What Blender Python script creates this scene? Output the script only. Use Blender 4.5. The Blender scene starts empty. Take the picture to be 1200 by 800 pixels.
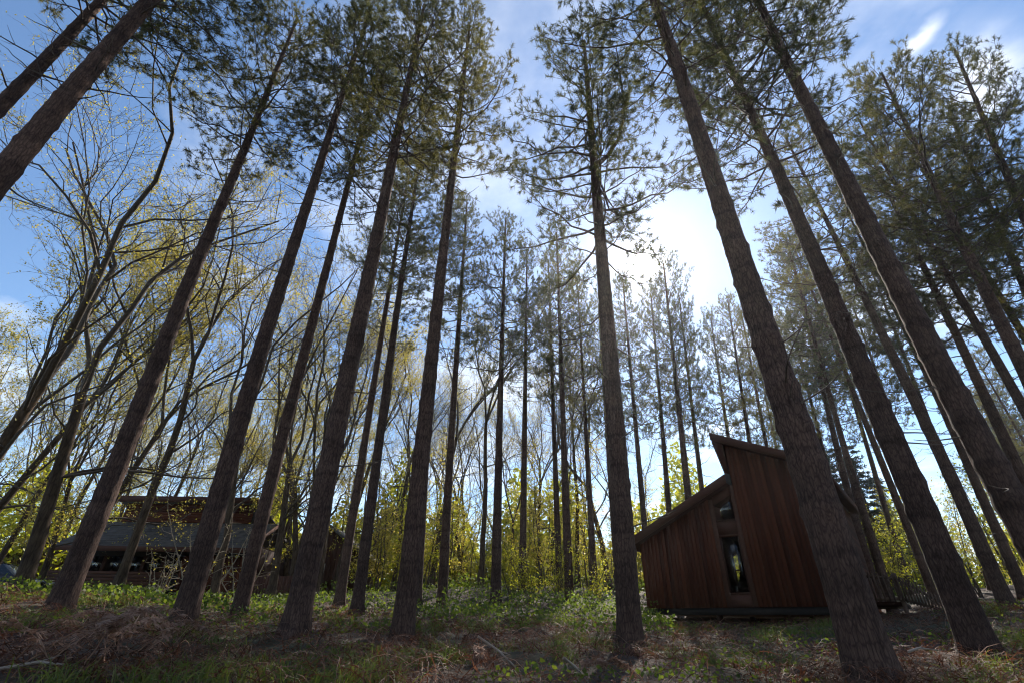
import bpy, math, random
import numpy as np
from mathutils import Vector, Matrix, noise as mnoise

# ------------------------------------------------------------------ camera
SC = bpy.context.scene
COL = SC.collection
FPX = 567.0                       # focal length in pixels of the 1200 px wide photograph
PITCH = math.radians(30.6)
ROLL = math.radians(0.9)
CAMZ = 0.62
cam = bpy.data.cameras.new('camera')
cam.sensor_width = 36.0
cam.lens = FPX / 1200 * 36
cam.clip_start = 0.05
cam.clip_end = 3000
camo = bpy.data.objects.new('camera', cam)
COL.objects.link(camo)
_F = Vector((0, math.cos(PITCH), math.sin(PITCH)))
_U = Vector((0, -math.sin(PITCH), math.cos(PITCH)))
_R = Vector((1, 0, 0))
_r = _R * math.cos(ROLL) + _U * math.sin(ROLL)
_u = _U * math.cos(ROLL) - _R * math.sin(ROLL)
M = Matrix((( _r.x, _u.x, -_F.x, 0), (_r.y, _u.y, -_F.y, 0), (_r.z, _u.z, -_F.z, CAMZ), (0, 0, 0, 1)))
camo.matrix_world = M
SC.camera = camo

# ------------------------------------------------------------------ sky, sun, exposure
SUN_EL = math.radians(38.5)
SUN_AZ = math.radians(18.9)       # clockwise from +Y
SUNDIR = Vector((math.sin(SUN_AZ) * math.cos(SUN_EL), math.cos(SUN_AZ) * math.cos(SUN_EL), math.sin(SUN_EL)))
world = bpy.data.worlds.new('World')
SC.world = world
world.use_nodes = True
wn, wl = world.node_tree.nodes, world.node_tree.links
wn.clear()
w_out = wn.new('ShaderNodeOutputWorld')
w_bg = wn.new('ShaderNodeBackground')
w_bg.inputs['Strength'].default_value = 0.10
sky = wn.new('ShaderNodeTexSky')
sky.sky_type = 'NISHITA'
sky.sun_disc = False
sky.sun_elevation = SUN_EL
sky.sun_rotation = SUN_AZ
sky.air_density = 1.0
sky.dust_density = 0.05
sky.ozone_density = 1.6
tc = wn.new('ShaderNodeTexCoord')
sep = wn.new('ShaderNodeSeparateXYZ')
wl.new(tc.outputs['Generated'], sep.inputs[0])
def wmath(op, a, b=None, clamp=False):
    n = wn.new('ShaderNodeMath'); n.operation = op; n.use_clamp = clamp
    for i, v in enumerate((a, b)):
        if v is None: continue
        if isinstance(v, (int, float)): n.inputs[i].default_value = v
        else: wl.new(v, n.inputs[i])
    return n.outputs[0]
zc = wmath('MAXIMUM', sep.outputs[2], 0.06)
px_ = wmath('DIVIDE', sep.outputs[0], zc)
py_ = wmath('DIVIDE', sep.outputs[1], zc)
comb = wn.new('ShaderNodeCombineXYZ')
wl.new(px_, comb.inputs[0]); wl.new(py_, comb.inputs[1])
cn = wn.new('ShaderNodeTexNoise')
cn.inputs['Scale'].default_value = 0.85
cn.inputs['Detail'].default_value = 7
cn.inputs['Roughness'].default_value = 0.58
cadd = wn.new('ShaderNodeVectorMath'); cadd.operation = 'ADD'; cadd.inputs[1].default_value = (4.3, 1.7, 0)
wl.new(comb.outputs[0], cadd.inputs[0]); wl.new(cadd.outputs[0], cn.inputs['Vector'])
cr = wn.new('ShaderNodeValToRGB')
cr.color_ramp.elements[0].position = 0.50; cr.color_ramp.elements[0].color = (0, 0, 0, 1)
cr.color_ramp.elements[1].position = 0.72; cr.color_ramp.elements[1].color = (1, 1, 1, 1)
wl.new(cn.outputs['Fac'], cr.inputs[0])
def wisp(a, b, width, amount):
    # an elongated cloud between two directions of the sky dome (plane coordinates x/z, y/z)
    def pl(p):
        A = (p[0] - 600) / FPX; B = (400 - p[1]) / FPX
        y = math.cos(PITCH) - B * math.sin(PITCH); z = math.sin(PITCH) + B * math.cos(PITCH)
        return Vector((A / z, y / z, 0))
    A, B = pl(a), pl(b); c = (A + B) / 2; d = (B - A); L = d.length / 2; d.normalize(); e = Vector((-d.y, d.x, 0))
    wob = wn.new('ShaderNodeTexNoise'); wob.inputs['Scale'].default_value = 14; wob.inputs['Detail'].default_value = 6; wl.new(comb.outputs[0], wob.inputs['Vector'])
    wv_ = wn.new('ShaderNodeVectorMath'); wv_.operation = 'MULTIPLY_ADD'; wv_.inputs[1].default_value = (.06, .06, 0); wl.new(wob.outputs['Color'], wv_.inputs[0]); wl.new(comb.outputs[0], wv_.inputs[2])
    sb = wn.new('ShaderNodeVectorMath'); sb.operation = 'SUBTRACT'; wl.new(wv_.outputs[0], sb.inputs[0]); sb.inputs[1].default_value = c + Vector((.03, .03, 0))
    o = []
    for v, w in ((d, L), (e, width)):
        dt = wn.new('ShaderNodeVectorMath'); dt.operation = 'DOT_PRODUCT'; wl.new(sb.outputs[0], dt.inputs[0]); dt.inputs[1].default_value = v / w
        o.append(wmath('POWER', wmath('ABSOLUTE', dt.outputs['Value']), 2.0))
    g = wmath('EXPONENT', wmath('MULTIPLY', wmath('ADD', o[0], o[1]), -1.0))
    nn = wmath('MULTIPLY', wob.outputs['Fac'], 2.0 * amount)
    return wmath('MULTIPLY', g, nn, True)
cmask = wmath('MAXIMUM', cr.outputs[0], wmath('MAXIMUM', wisp((1056, 62), (1092, 16), .022, 1.0), wisp((1100, 120), (1200, 60), .12, .9)), True)
mixc = wn.new('ShaderNodeMix'); mixc.data_type = 'RGBA'
wl.new(wmath('MULTIPLY', cmask, 0.88), mixc.inputs['Factor'])
satn = wn.new('ShaderNodeHueSaturation'); satn.inputs['Saturation'].default_value = 1.08; satn.inputs['Value'].default_value = 1.0
wl.new(sky.outputs[0], satn.inputs['Color'])
wl.new(satn.outputs[0], mixc.inputs['A'])
mixc.inputs['B'].default_value = (6.2, 6.5, 7.0, 1)
# bright air round the sun and the sun itself
dot = wn.new('ShaderNodeVectorMath'); dot.operation = 'DOT_PRODUCT'
wl.new(tc.outputs['Generated'], dot.inputs[0]); dot.inputs[1].default_value = SUNDIR
ang = wmath('ARCCOSINE', wmath('MINIMUM', dot.outputs['Value'], 1.0))
g1 = wmath('MULTIPLY', wmath('EXPONENT', wmath('MULTIPLY', ang, -1 / math.radians(9))), 3.2)
g2 = wmath('MULTIPLY', wmath('EXPONENT', wmath('MULTIPLY', ang, -1 / math.radians(0.8))), 90.0)
gs = wmath('ADD', g1, g2)
addc = wn.new('ShaderNodeMix'); addc.data_type = 'RGBA'; addc.blend_type = 'ADD'
addc.inputs['Factor'].default_value = 1.0
wl.new(mixc.outputs['Result'], addc.inputs['A'])
gc = wn.new('ShaderNodeCombineColor')
wl.new(gs, gc.inputs[0]); wl.new(wmath('MULTIPLY', gs, 0.97), gc.inputs[1]); wl.new(wmath('MULTIPLY', gs, 0.92), gc.inputs[2])
wl.new(gc.outputs[0], addc.inputs['B'])
wl.new(addc.outputs['Result'], w_bg.inputs['Color'])
wl.new(w_bg.outputs[0], w_out.inputs[0])
world.cycles.sampling_method = 'MANUAL'
world.cycles.sample_map_resolution = 1024

sun = bpy.data.lights.new('sun', 'SUN')
sun.energy = 5.0
sun.angle = math.radians(0.5)
sun.color = (1.0, 0.93, 0.82)
suno = bpy.data.objects.new('sun', sun)
COL.objects.link(suno)
suno.rotation_euler = (-SUNDIR).to_track_quat('-Z', 'Y').to_euler()
suno.location = (20, 60, 60)

SC.view_settings.view_transform = 'Standard'
SC.view_settings.look = 'None'
SC.view_settings.exposure = 1.05
SC.view_settings.gamma = 1.0
SC.view_settings.use_curve_mapping = False
SC.render.engine = 'CYCLES'
SC.cycles.use_denoising = True
SC.cycles.denoising_prefilter = 'ACCURATE'
SC.cycles.filter_width = 1.1
SC.cycles.use_adaptive_sampling = True
SC.cycles.adaptive_threshold = 0.02
SC.cycles.max_bounces = 4
SC.cycles.transparent_max_bounces = 8
SC.cycles.sample_clamp_indirect = 6

# ------------------------------------------------------------------ pixel helpers (1200 x 800 photograph)
def ray(x, y):
    a = (x - 600) / FPX; b = (400 - y) / FPX
    c, s = math.cos(ROLL), math.sin(ROLL)
    a2 = a * c - b * s; b2 = a * s + b * c
    return np.array([a2, math.cos(PITCH) - b2 * math.sin(PITCH), math.sin(PITCH) + b2 * math.cos(PITCH)])
def at(x, y, F):
    r = ray(x, y); p = r * (F / r[1]); p[2] += CAMZ
    return p

# ------------------------------------------------------------------ terrain
_ctl = [(72,706,10),(214,733,9.7),(280,717,12.5),(345,738,9.4),(418,717,16),(471,748,10.5),(518,708,20),(581,702,21),
        (612,692,25),(738,741,10),(1020,798,6.3),(1150,772,8.5),(1175,702,15),(180,698,27),(20,692,28),(600,690,38),
        (890,732,18),(760,724,20),(1060,717,19),(1185,682,28),(950,705,32),(330,695,34),(800,695,36)]
_cp = [at(*c) for c in _ctl]
_cp = [(p[0], p[1], p[2] - 0.10) for p in _cp]
_cp += [(0,0,0.02),(-3,0,0.05),(3,0,0.0),(0,-10,-0.3),(0,3,0.03),(-4,5,0.12),(-2.5,5.6,0.12),(4,4.5,0.05),(-10,3,0.3),(10,3,0.2)]
_cp = np.array(_cp)
_LS = 7.0
def _trend(y): return 0.05 * 45 * np.tanh(np.asarray(y) / 45.0)
_K = np.exp(-((_cp[:, None, :2] - _cp[None, :, :2]) ** 2).sum(2) / (2 * _LS ** 2))
_wt = np.linalg.solve(_K + 0.03 * np.eye(len(_cp)), _cp[:, 2] - _trend(_cp[:, 1]))
def ground_z(x, y):
    x = np.atleast_1d(np.asarray(x, float)); y = np.atleast_1d(np.asarray(y, float))
    out = np.empty(len(x))
    for i in range(0, len(x), 20000):
        xs, ys = x[i:i+20000], y[i:i+20000]
        k = np.exp(-((xs[:, None] - _cp[None, :, 0]) ** 2 + (ys[:, None] - _cp[None, :, 1]) ** 2) / (2 * _LS ** 2))
        out[i:i+20000] = k @ _wt + _trend(ys)
    r = np.hypot(x, y)
    out += 0.045 * np.sin(x * 1.7 + 0.6) * np.cos(y * 1.3) + 0.03 * np.sin(x * 3.9 + y * 2.3) + 0.02 * np.sin(5.3 * y - 2.2 * x + 1)
    return out
def gz(x, y): return float(ground_z([x], [y])[0])

# ------------------------------------------------------------------ mesh helpers
def mesh_np(name, V, T=None, Q=None, smooth=False, mi=None):
    V = np.asarray(V, np.float32).reshape(-1, 3)
    me = bpy.data.meshes.new(name)
    nt = 0 if T is None else len(T); nq = 0 if Q is None else len(Q)
    me.vertices.add(len(V)); me.vertices.foreach_set('co', V.ravel())
    loops = []
    if nt: loops.append(np.asarray(T, np.int32).ravel())
    if nq: loops.append(np.asarray(Q, np.int32).ravel())
    L = np.concatenate(loops)
    me.loops.add(len(L)); me.loops.foreach_set('vertex_index', L)
    me.polygons.add(nt + nq)
    st = np.concatenate([np.arange(nt) * 3, nt * 3 + np.arange(nq) * 4]).astype(np.int32)
    tot = np.concatenate([np.full(nt, 3), np.full(nq, 4)]).astype(np.int32)
    me.polygons.foreach_set('loop_start', st); me.polygons.foreach_set('loop_total', tot)
    if smooth: me.polygons.foreach_set('use_smooth', np.ones(nt + nq, bool))
    if mi is not None: me.polygons.foreach_set('material_index', np.asarray(mi, np.int32))
    me.update(calc_edges=True)
    return me
class MB:
    """collects shapes into one mesh"""
    def __init__(s): s.V = []; s.Q = []; s.T = []; s.n = 0
    def add(s, V, Q=None, T=None):
        V = np.asarray(V, float).reshape(-1, 3)
        if Q is not None and len(Q): s.Q.append(np.asarray(Q, int) + s.n)
        if T is not None and len(T): s.T.append(np.asarray(T, int) + s.n)
        s.V.append(V); s.n += len(V)
    def box(s, x0, x1, y0, y1, z0, z1):
        V = [(x, y, z) for z in (z0, z1) for y in (y0, y1) for x in (x0, x1)]
        s.add(V, [(0,2,3,1),(4,5,7,6),(0,1,5,4),(2,6,7,3),(0,4,6,2),(1,3,7,5)])
    def prism(s, poly, d0, d1, axis='y'):
        """poly (a,b) convex, extruded; axis y: (x,z) ; axis x: (y,z); axis z: (x,y)"""
        n = len(poly)
        def f(a, b, d): return {'y': (a, d, b), 'x': (d, a, b), 'z': (a, b, d)}[axis]
        V = [f(a, b, d0) for a, b in poly] + [f(a, b, d1) for a, b in poly]
        Q = [(i, (i+1) % n, n + (i+1) % n, n + i) for i in range(n)]
        T = [(0, i+1, i) for i in range(1, n-1)] + [(n, n+i, n+i+1) for i in range(1, n-1)]
        s.add(V, Q, T)
    def tube(s, P, R, sides=6, cap=True):
        P = np.asarray(P, float); n = len(P)
        R = np.broadcast_to(np.asarray(R, float), (n,))
        D = np.gradient(P, axis=0); D /= np.linalg.norm(D, axis=1)[:, None] + 1e-9
        ref = np.array([0.0, 0, 1]) if abs(D[0][2]) < 0.8 else np.array([1.0, 0, 0])
        A = np.cross(D, ref); A /= np.linalg.norm(A, axis=1)[:, None] + 1e-9
        B = np.cross(D, A)
        th = np.arange(sides) * 2 * math.pi / sides
        V = P[:, None, :] + R[:, None, None] * (np.cos(th)[None, :, None] * A[:, None, :] + np.sin(th)[None, :, None] * B[:, None, :])
        i = np.arange(n - 1)[:, None] * sides; j = np.arange(sides)[None, :]; k = (j + 1) % sides
        Q = np.stack([i + j, i + k, i + sides + k, i + sides + j], -1).reshape(-1, 4)
        T = []
        if cap:
            for b in (0, (n - 1) * sides):
                T += [(b, b + q, b + q + 1) for q in range(1, sides - 1)]
        s.add(V.reshape(-1, 3), Q, T)
    def cyl(s, c, r, h, sides=12, axis='z'):
        d = {'x': (1,0,0), 'y': (0,1,0), 'z': (0,0,1)}[axis]
        c = np.array(c, float); d = np.array(d, float)
        s.tube([c, c + d * h], [r, r], sides)
    def mesh(s, name, smooth=False):
        V = np.concatenate(s.V)
        return mesh_np(name, V, np.concatenate(s.T) if s.T else None, np.concatenate(s.Q) if s.Q else None, smooth)
def link(name, me, mat=None, parent=None, loc=None, rz=None, kind=None):
    o = bpy.data.objects.new(name, me)
    COL.objects.link(o)
    if mat is not None and me is not None and len(me.materials) == 0: me.materials.append(mat)
    if parent is not None: o.parent = parent
    if loc is not None: o.location = loc
    if rz is not None: o.rotation_euler = (0, 0, rz)
    if kind: o['kind'] = kind
    return o
def thing(name, label, cat, loc, rz=0, group=None):
    o = link(name, None, loc=loc, rz=rz)
    o.empty_display_size = 0.3
    return tag(o, label, cat, group)
def tag(o, label, cat, group=None):
    o['label'] = label; o['category'] = cat
    if group: o['group'] = group
    return o
def copy_part(src, parent):
    c = src.copy(); COL.objects.link(c); c.parent = parent
    return c

# ------------------------------------------------------------------ materials
def mat_new(name):
    m = bpy.data.materials.new(name); m.use_nodes = True
    nt = m.node_tree; nt.nodes.clear()
    out = nt.nodes.new('ShaderNodeOutputMaterial')
    return m, nt.nodes, nt.links, out
def N(nodes, typ, **kw):
    n = nodes.new(typ)
    for k, v in kw.items():
        if hasattr(n, k): setattr(n, k, v)
        else: n.inputs[k].default_value = v
    return n
def ramp(nodes, stops):
    r = nodes.new('ShaderNodeValToRGB')
    el = r.color_ramp.elements
    while len(el) < len(stops): el.new(0.5)
    for e, (p, c) in zip(el, stops): e.position = p; e.color = (*c, 1)
    return r
def leaf_mat(name, cols, trans=0.45, scale=1.5, rough=0.55, transcol=None, objrand=0.25):
    m, n, l, out = mat_new(name)
    geo = N(n, 'ShaderNodeNewGeometry')
    r = ramp(n, [(i / max(1, len(cols) - 1), c) for i, c in enumerate(cols)])
    oi = N(n, 'ShaderNodeObjectInfo')
    mx = N(n, 'ShaderNodeMath', operation='MULTIPLY_ADD'); mx.inputs[1].default_value = objrand
    l.new(oi.outputs['Random'], mx.inputs[0])
    mm = N(n, 'ShaderNodeMath', operation='MULTIPLY'); mm.inputs[1].default_value = 1 - objrand
    l.new(geo.outputs['Random Per Island'], mm.inputs[0]); l.new(mm.outputs[0], mx.inputs[2])
    l.new(mx.outputs[0], r.inputs[0])
    p = N(n, 'ShaderNodeBsdfPrincipled', Roughness=rough); p.inputs['Specular IOR Level'].default_value = 0.3
    l.new(r.outputs[0], p.inputs['Base Color'])
    t = N(n, 'ShaderNodeBsdfTranslucent')
    if transcol:
        mc = N(n, 'ShaderNodeMix', data_type='RGBA', blend_type='MULTIPLY'); mc.inputs['Factor'].default_value = 1
        l.new(r.outputs[0], mc.inputs['A']); mc.inputs['B'].default_value = (*transcol, 1)
        l.new(mc.outputs['Result'], t.inputs['Color'])
    else: l.new(r.outputs[0], t.inputs['Color'])
    ms = N(n, 'ShaderNodeMixShader'); ms.inputs[0].default_value = trans
    l.new(p.outputs[0], ms.inputs[1]); l.new(t.outputs[0], ms.inputs[2])
    l.new(ms.outputs[0], out.inputs[0])
    return m
def bark_mat(name, c0, c1, c2, vs=(17, 17, 5.0), bump=0.5, far=False, whorl=0.0):
    m, n, l, out = mat_new(name)
    t = N(n, 'ShaderNodeTexCoord'); mp = N(n, 'ShaderNodeMapping'); mp.inputs['Scale'].default_value = vs
    l.new(t.outputs['Object'], mp.inputs[0])
    nz = N(n, 'ShaderNodeTexNoise', Scale=1.0, Detail=5.0, Roughness=0.6); l.new(mp.outputs[0], nz.inputs['Vector'])
    ad = N(n, 'ShaderNodeVectorMath', operation='MULTIPLY_ADD'); ad.inputs[1].default_value = (0.5, 0.5, 0.5)
    l.new(nz.outputs['Color'], ad.inputs[0]); l.new(mp.outputs[0], ad.inputs[2])
    vo = N(n, 'ShaderNodeTexVoronoi', feature='DISTANCE_TO_EDGE', Scale=1.6); l.new(ad.outputs[0], vo.inputs['Vector'])
    mf = N(n, 'ShaderNodeMapping'); mf.inputs['Scale'].default_value = (vs[0] * 2.4, vs[1] * 2.4, vs[2] * .9)
    l.new(t.outputs['Object'], mf.inputs[0])
    nf = N(n, 'ShaderNodeTexNoise', Scale=1.0, Detail=7.0, Roughness=0.68); l.new(mf.outputs[0], nf.inputs['Vector'])
    vr = N(n, 'ShaderNodeMapRange'); vr.inputs['From Max'].default_value = 0.16; vr.inputs['To Max'].default_value = 0.34; l.new(vo.outputs['Distance'], vr.inputs['Value'])
    nr = N(n, 'ShaderNodeMapRange'); nr.inputs['From Min'].default_value = 0.3; nr.inputs['From Max'].default_value = 0.7; nr.inputs['To Max'].default_value = 0.66; l.new(nf.outputs['Fac'], nr.inputs['Value'])
    sumv = N(n, 'ShaderNodeMath', operation='ADD'); l.new(vr.outputs[0], sumv.inputs[0]); l.new(nr.outputs[0], sumv.inputs[1])
    r1 = ramp(n, [(0.1, c0), (0.5, c1), (0.95, c2)]); l.new(sumv.outputs[0], r1.inputs[0])
    n2 = N(n, 'ShaderNodeTexNoise', Scale=1.3, Detail=6.0); l.new(t.outputs['Object'], n2.inputs['Vector'])
    r2 = ramp(n, [(0.3, (0.6, 0.58, 0.56)), (0.7, (1.25, 1.2, 1.15))]); l.new(n2.outputs['Fac'], r2.inputs[0])
    mx = N(n, 'ShaderNodeMix', data_type='RGBA', blend_type='MULTIPLY'); mx.inputs['Factor'].default_value = 1
    l.new(r1.outputs[0], mx.inputs['A']); l.new(r2.outputs[0], mx.inputs['B'])
    oi = N(n, 'ShaderNodeObjectInfo')
    r3 = ramp(n, [(0, (0.8, 0.8, 0.82)), (1, (1.2, 1.15, 1.1))]); l.new(oi.outputs['Random'], r3.inputs[0])
    m2 = N(n, 'ShaderNodeMix', data_type='RGBA', blend_type='MULTIPLY'); m2.inputs['Factor'].default_value = 1
    l.new(mx.outputs['Result'], m2.inputs['A']); l.new(r3.outputs[0], m2.inputs['B'])
    if whorl:
        sx = N(n, 'ShaderNodeSeparateXYZ'); l.new(t.outputs['Object'], sx.inputs[0])
        nw = N(n, 'ShaderNodeTexNoise', Scale=2.6, Detail=3.0); l.new(t.outputs['Object'], nw.inputs['Vector'])
        wz = N(n, 'ShaderNodeMath', operation='MULTIPLY_ADD'); wz.inputs[1].default_value = 1 / 0.62
        ws = N(n, 'ShaderNodeMath', operation='MULTIPLY'); ws.inputs[1].default_value = 0.55; l.new(nw.outputs['Fac'], ws.inputs[0])
        l.new(sx.outputs[2], wz.inputs[0]); l.new(ws.outputs[0], wz.inputs[2])
        wf = N(n, 'ShaderNodeMath', operation='FRACT'); l.new(wz.outputs[0], wf.inputs[0])
        wr = ramp(n, [(0.0, (1, 1, 1)), (0.40, (1, 1, 1)), (0.48, (1 - whorl,) * 3), (0.54, (1 - whorl * .8,) * 3), (0.62, (1, 1, 1))]); l.new(wf.outputs[0], wr.inputs[0])
        m3 = N(n, 'ShaderNodeMix', data_type='RGBA', blend_type='MULTIPLY'); m3.inputs['Factor'].default_value = 1
        l.new(m2.outputs['Result'], m3.inputs['A']); l.new(wr.outputs[0], m3.inputs['B']); m2 = m3
    p = N(n, 'ShaderNodeBsdfPrincipled', Roughness=0.95); p.inputs['Specular IOR Level'].default_value = 0.2
    l.new(m2.outputs['Result'], p.inputs['Base Color'])
    if not far:
        n3 = N(n, 'ShaderNodeTexNoise', Scale=28.0, Detail=4.0); l.new(t.outputs['Object'], n3.inputs['Vector'])
        mm = N(n, 'ShaderNodeMath', operation='MULTIPLY_ADD'); mm.inputs[1].default_value = 0.25
        l.new(n3.outputs['Fac'], mm.inputs[0]); l.new(sumv.outputs[0], mm.inputs[2])
        b = N(n, 'ShaderNodeBump', Strength=bump, Distance=0.02); l.new(mm.outputs[0], b.inputs['Height'])
        l.new(b.outputs[0], p.inputs['Normal'])
    l.new(p.outputs[0], out.inputs[0])
    return m
def wood_mat(name, c0, c1, grain=(14, 14, 0.8), rough=0.85, bump=0.15):
    m, n, l, out = mat_new(name)
    t = N(n, 'ShaderNodeTexCoord'); mp = N(n, 'ShaderNodeMapping'); mp.inputs['Scale'].default_value = grain
    l.new(t.outputs['Object'], mp.inputs[0])
    nz = N(n, 'ShaderNodeTexNoise', Scale=1.0, Detail=6.0, Roughness=0.65); l.new(mp.outputs[0], nz.inputs['Vector'])
    oi = N(n, 'ShaderNodeObjectInfo')
    a = N(n, 'ShaderNodeMath', operation='MULTIPLY_ADD'); a.inputs[1].default_value = 0.45
    l.new(oi.outputs['Random'], a.inputs[0])
    b0 = N(n, 'ShaderNodeMath', operation='MULTIPLY'); b0.inputs[1].default_value = 0.6; l.new(nz.outputs['Fac'], b0.inputs[0])
    l.new(b0.outputs[0], a.inputs[2])
    r = ramp(n, [(0.2, c0), (0.75, c1)]); l.new(a.outputs[0], r.inputs[0])
    p = N(n, 'ShaderNodeBsdfPrincipled', Roughness=rough); p.inputs['Specular IOR Level'].default_value = 0.2
    l.new(r.outputs[0], p.inputs['Base Color'])
    b = N(n, 'ShaderNodeBump', Strength=bump, Distance=0.01); l.new(nz.outputs['Fac'], b.inputs['Height']); l.new(b.outputs[0], p.inputs['Normal'])
    l.new(p.outputs[0], out.inputs[0])
    return m
def plain(name, c, rough=0.6, metal=0.0, nscale=12.0, var=0.25, spec=0.5):
    m, n, l, out = mat_new(name)
    t = N(n, 'ShaderNodeTexCoord')
    nz = N(n, 'ShaderNodeTexNoise', Scale=nscale, Detail=5.0); l.new(t.outputs['Object'], nz.inputs['Vector'])
    r = ramp(n, [(0.3, tuple(v * (1 - var) for v in c)), (0.7, tuple(v * (1 + var) for v in c))]); l.new(nz.outputs['Fac'], r.inputs[0])
    p = N(n, 'ShaderNodeBsdfPrincipled', Roughness=rough, Metallic=metal)
    p.inputs['Specular IOR Level'].default_value = spec
    l.new(r.outputs[0], p.inputs['Base Color']); l.new(p.outputs[0], out.inputs[0])
    return m
def glass_mat(name):
    m, n, l, out = mat_new(name)
    fr = N(n, 'ShaderNodeFresnel', IOR=1.55)
    a = N(n, 'ShaderNodeMath', operation='MULTIPLY_ADD', use_clamp=True); a.inputs[1].default_value = 1.1; a.inputs[2].default_value = 0.01
    l.new(fr.outputs[0], a.inputs[0])
    tr = N(n, 'ShaderNodeBsdfTransparent'); tr.inputs[0].default_value = (0.95, 0.965, 0.955, 1)
    gl = N(n, 'ShaderNodeBsdfGlossy', Roughness=0.01)
    ms = N(n, 'ShaderNodeMixShader'); l.new(a.outputs[0], ms.inputs[0]); l.new(tr.outputs[0], ms.inputs[1]); l.new(gl.outputs[0], ms.inputs[2])
    l.new(ms.outputs[0], out.inputs[0])
    return m
M_PINE = bark_mat('pine_bark', (0.032, 0.020, 0.017), (0.078, 0.049, 0.041), (0.16, 0.105, 0.086), whorl=0.3)
M_PINEF = bark_mat('pine_bark_far', (0.035, 0.022, 0.018), (0.085, 0.054, 0.043), (0.16, 0.11, 0.09), far=True, whorl=0.28)
M_PBR = plain('pine_branch_bark', (0.085, 0.062, 0.05), 0.9)
M_DEC = bark_mat('broadleaf_bark', (0.035, 0.024, 0.017), (0.075, 0.054, 0.037), (0.12, 0.09, 0.062), vs=(7, 7, 1.6), far=True)
M_DECB = plain('broadleaf_branch_bark', (0.075, 0.055, 0.038), 0.9)
M_TWIG = plain('pale_twig_bark', (0.26, 0.21, 0.15), 0.9)
M_NEEDLE = leaf_mat('pine_needles', [(0.032, 0.042, 0.026), (0.075, 0.085, 0.045), (0.13, 0.125, 0.065)], trans=0.42, rough=0.6, transcol=(1.6, 1.5, 0.8))
M_NEEDLE_G = leaf_mat('pine_needles_golden', [(0.045, 0.058, 0.026), (0.11, 0.115, 0.045), (0.19, 0.16, 0.065)], trans=0.45, rough=0.6, transcol=(1.6, 1.4, 0.75))
M_SPRUCE = leaf_mat('spruce_needles', [(0.016, 0.034, 0.022), (0.035, 0.055, 0.03)], trans=0.2, rough=0.5)
M_LEAF = leaf_mat('young_leaves', [(0.25, 0.22, 0.045), (0.36, 0.32, 0.065), (0.44, 0.36, 0.095)], trans=0.5, transcol=(1.5, 1.4, 0.9))
M_LEAFG = leaf_mat('fresh_green_leaves', [(0.17, 0.19, 0.025), (0.28, 0.28, 0.035), (0.36, 0.32, 0.05)], trans=0.55, transcol=(1.6, 1.6, 0.7))
M_BRAMBLE = leaf_mat('bramble_leaves', [(0.045, 0.075, 0.02), (0.10, 0.14, 0.032), (0.17, 0.18, 0.045)], trans=0.55, rough=0.62, transcol=(1.7, 1.7, 0.7))
M_GRASS = leaf_mat('grass_blades', [(0.05, 0.085, 0.02), (0.11, 0.14, 0.035), (0.17, 0.16, 0.06)], trans=0.4, transcol=(1.4, 1.5, 0.7))
M_BRACKEN = leaf_mat('dead_bracken', [(0.045, 0.020, 0.013), (0.13, 0.058, 0.035), (0.32, 0.17, 0.105)], trans=0.3, rough=0.7, transcol=(1.4, 1.1, 0.9))
M_FROND = leaf_mat('dead_bracken_pale', [(0.22, 0.11, 0.07), (0.38, 0.22, 0.15), (0.52, 0.35, 0.25)], trans=0.4, rough=0.7)
M_STICK = plain('fallen_stick', (0.30, 0.24, 0.20), 0.85)
M_CEDAR = wood_mat('cedar_cladding', (0.040, 0.0115, 0.0062), (0.12, 0.037, 0.018))
M_CEDARF = wood_mat('cedar_fascia', (0.06, 0.026, 0.018), (0.11, 0.05, 0.033), grain=(2, 14, 14))
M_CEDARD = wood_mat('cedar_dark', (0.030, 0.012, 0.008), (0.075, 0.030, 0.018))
M_BACK = plain('dark_sheathing', (0.014, 0.009, 0.007), 0.9)
M_FENCE = wood_mat('fence_timber', (0.05, 0.032, 0.024), (0.13, 0.085, 0.062))
M_ROOF = plain('roof_felt', (0.055, 0.050, 0.048), 0.9, nscale=6)
M_SLATE = plain('roof_slates', (0.066, 0.056, 0.048), 0.75, nscale=3.0, var=0.45)
M_STEEL = plain('flue_steel', (0.25, 0.25, 0.26), 0.35, 0.9)
M_GLASS = glass_mat('window_glass')
M_ROOM = plain('room_lining', (0.22, 0.15, 0.09), 0.8)
M_WHITE = plain('white_paint', (0.7, 0.7, 0.68), 0.6, var=0.08)
M_CARD = plain('car_paint_dark', (0.018, 0.022, 0.032), 0.22, 0.3, var=0.05)
M_CARW = plain('car_paint_silver', (0.45, 0.47, 0.50), 0.25, 0.4, var=0.05)
M_TYRE = plain('tyre_rubber', (0.02, 0.02, 0.02), 0.9)
M_CARG = plain('car_glass', (0.008, 0.009, 0.011), 0.08, 0.0, var=0.02, spec=0.35)

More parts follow.
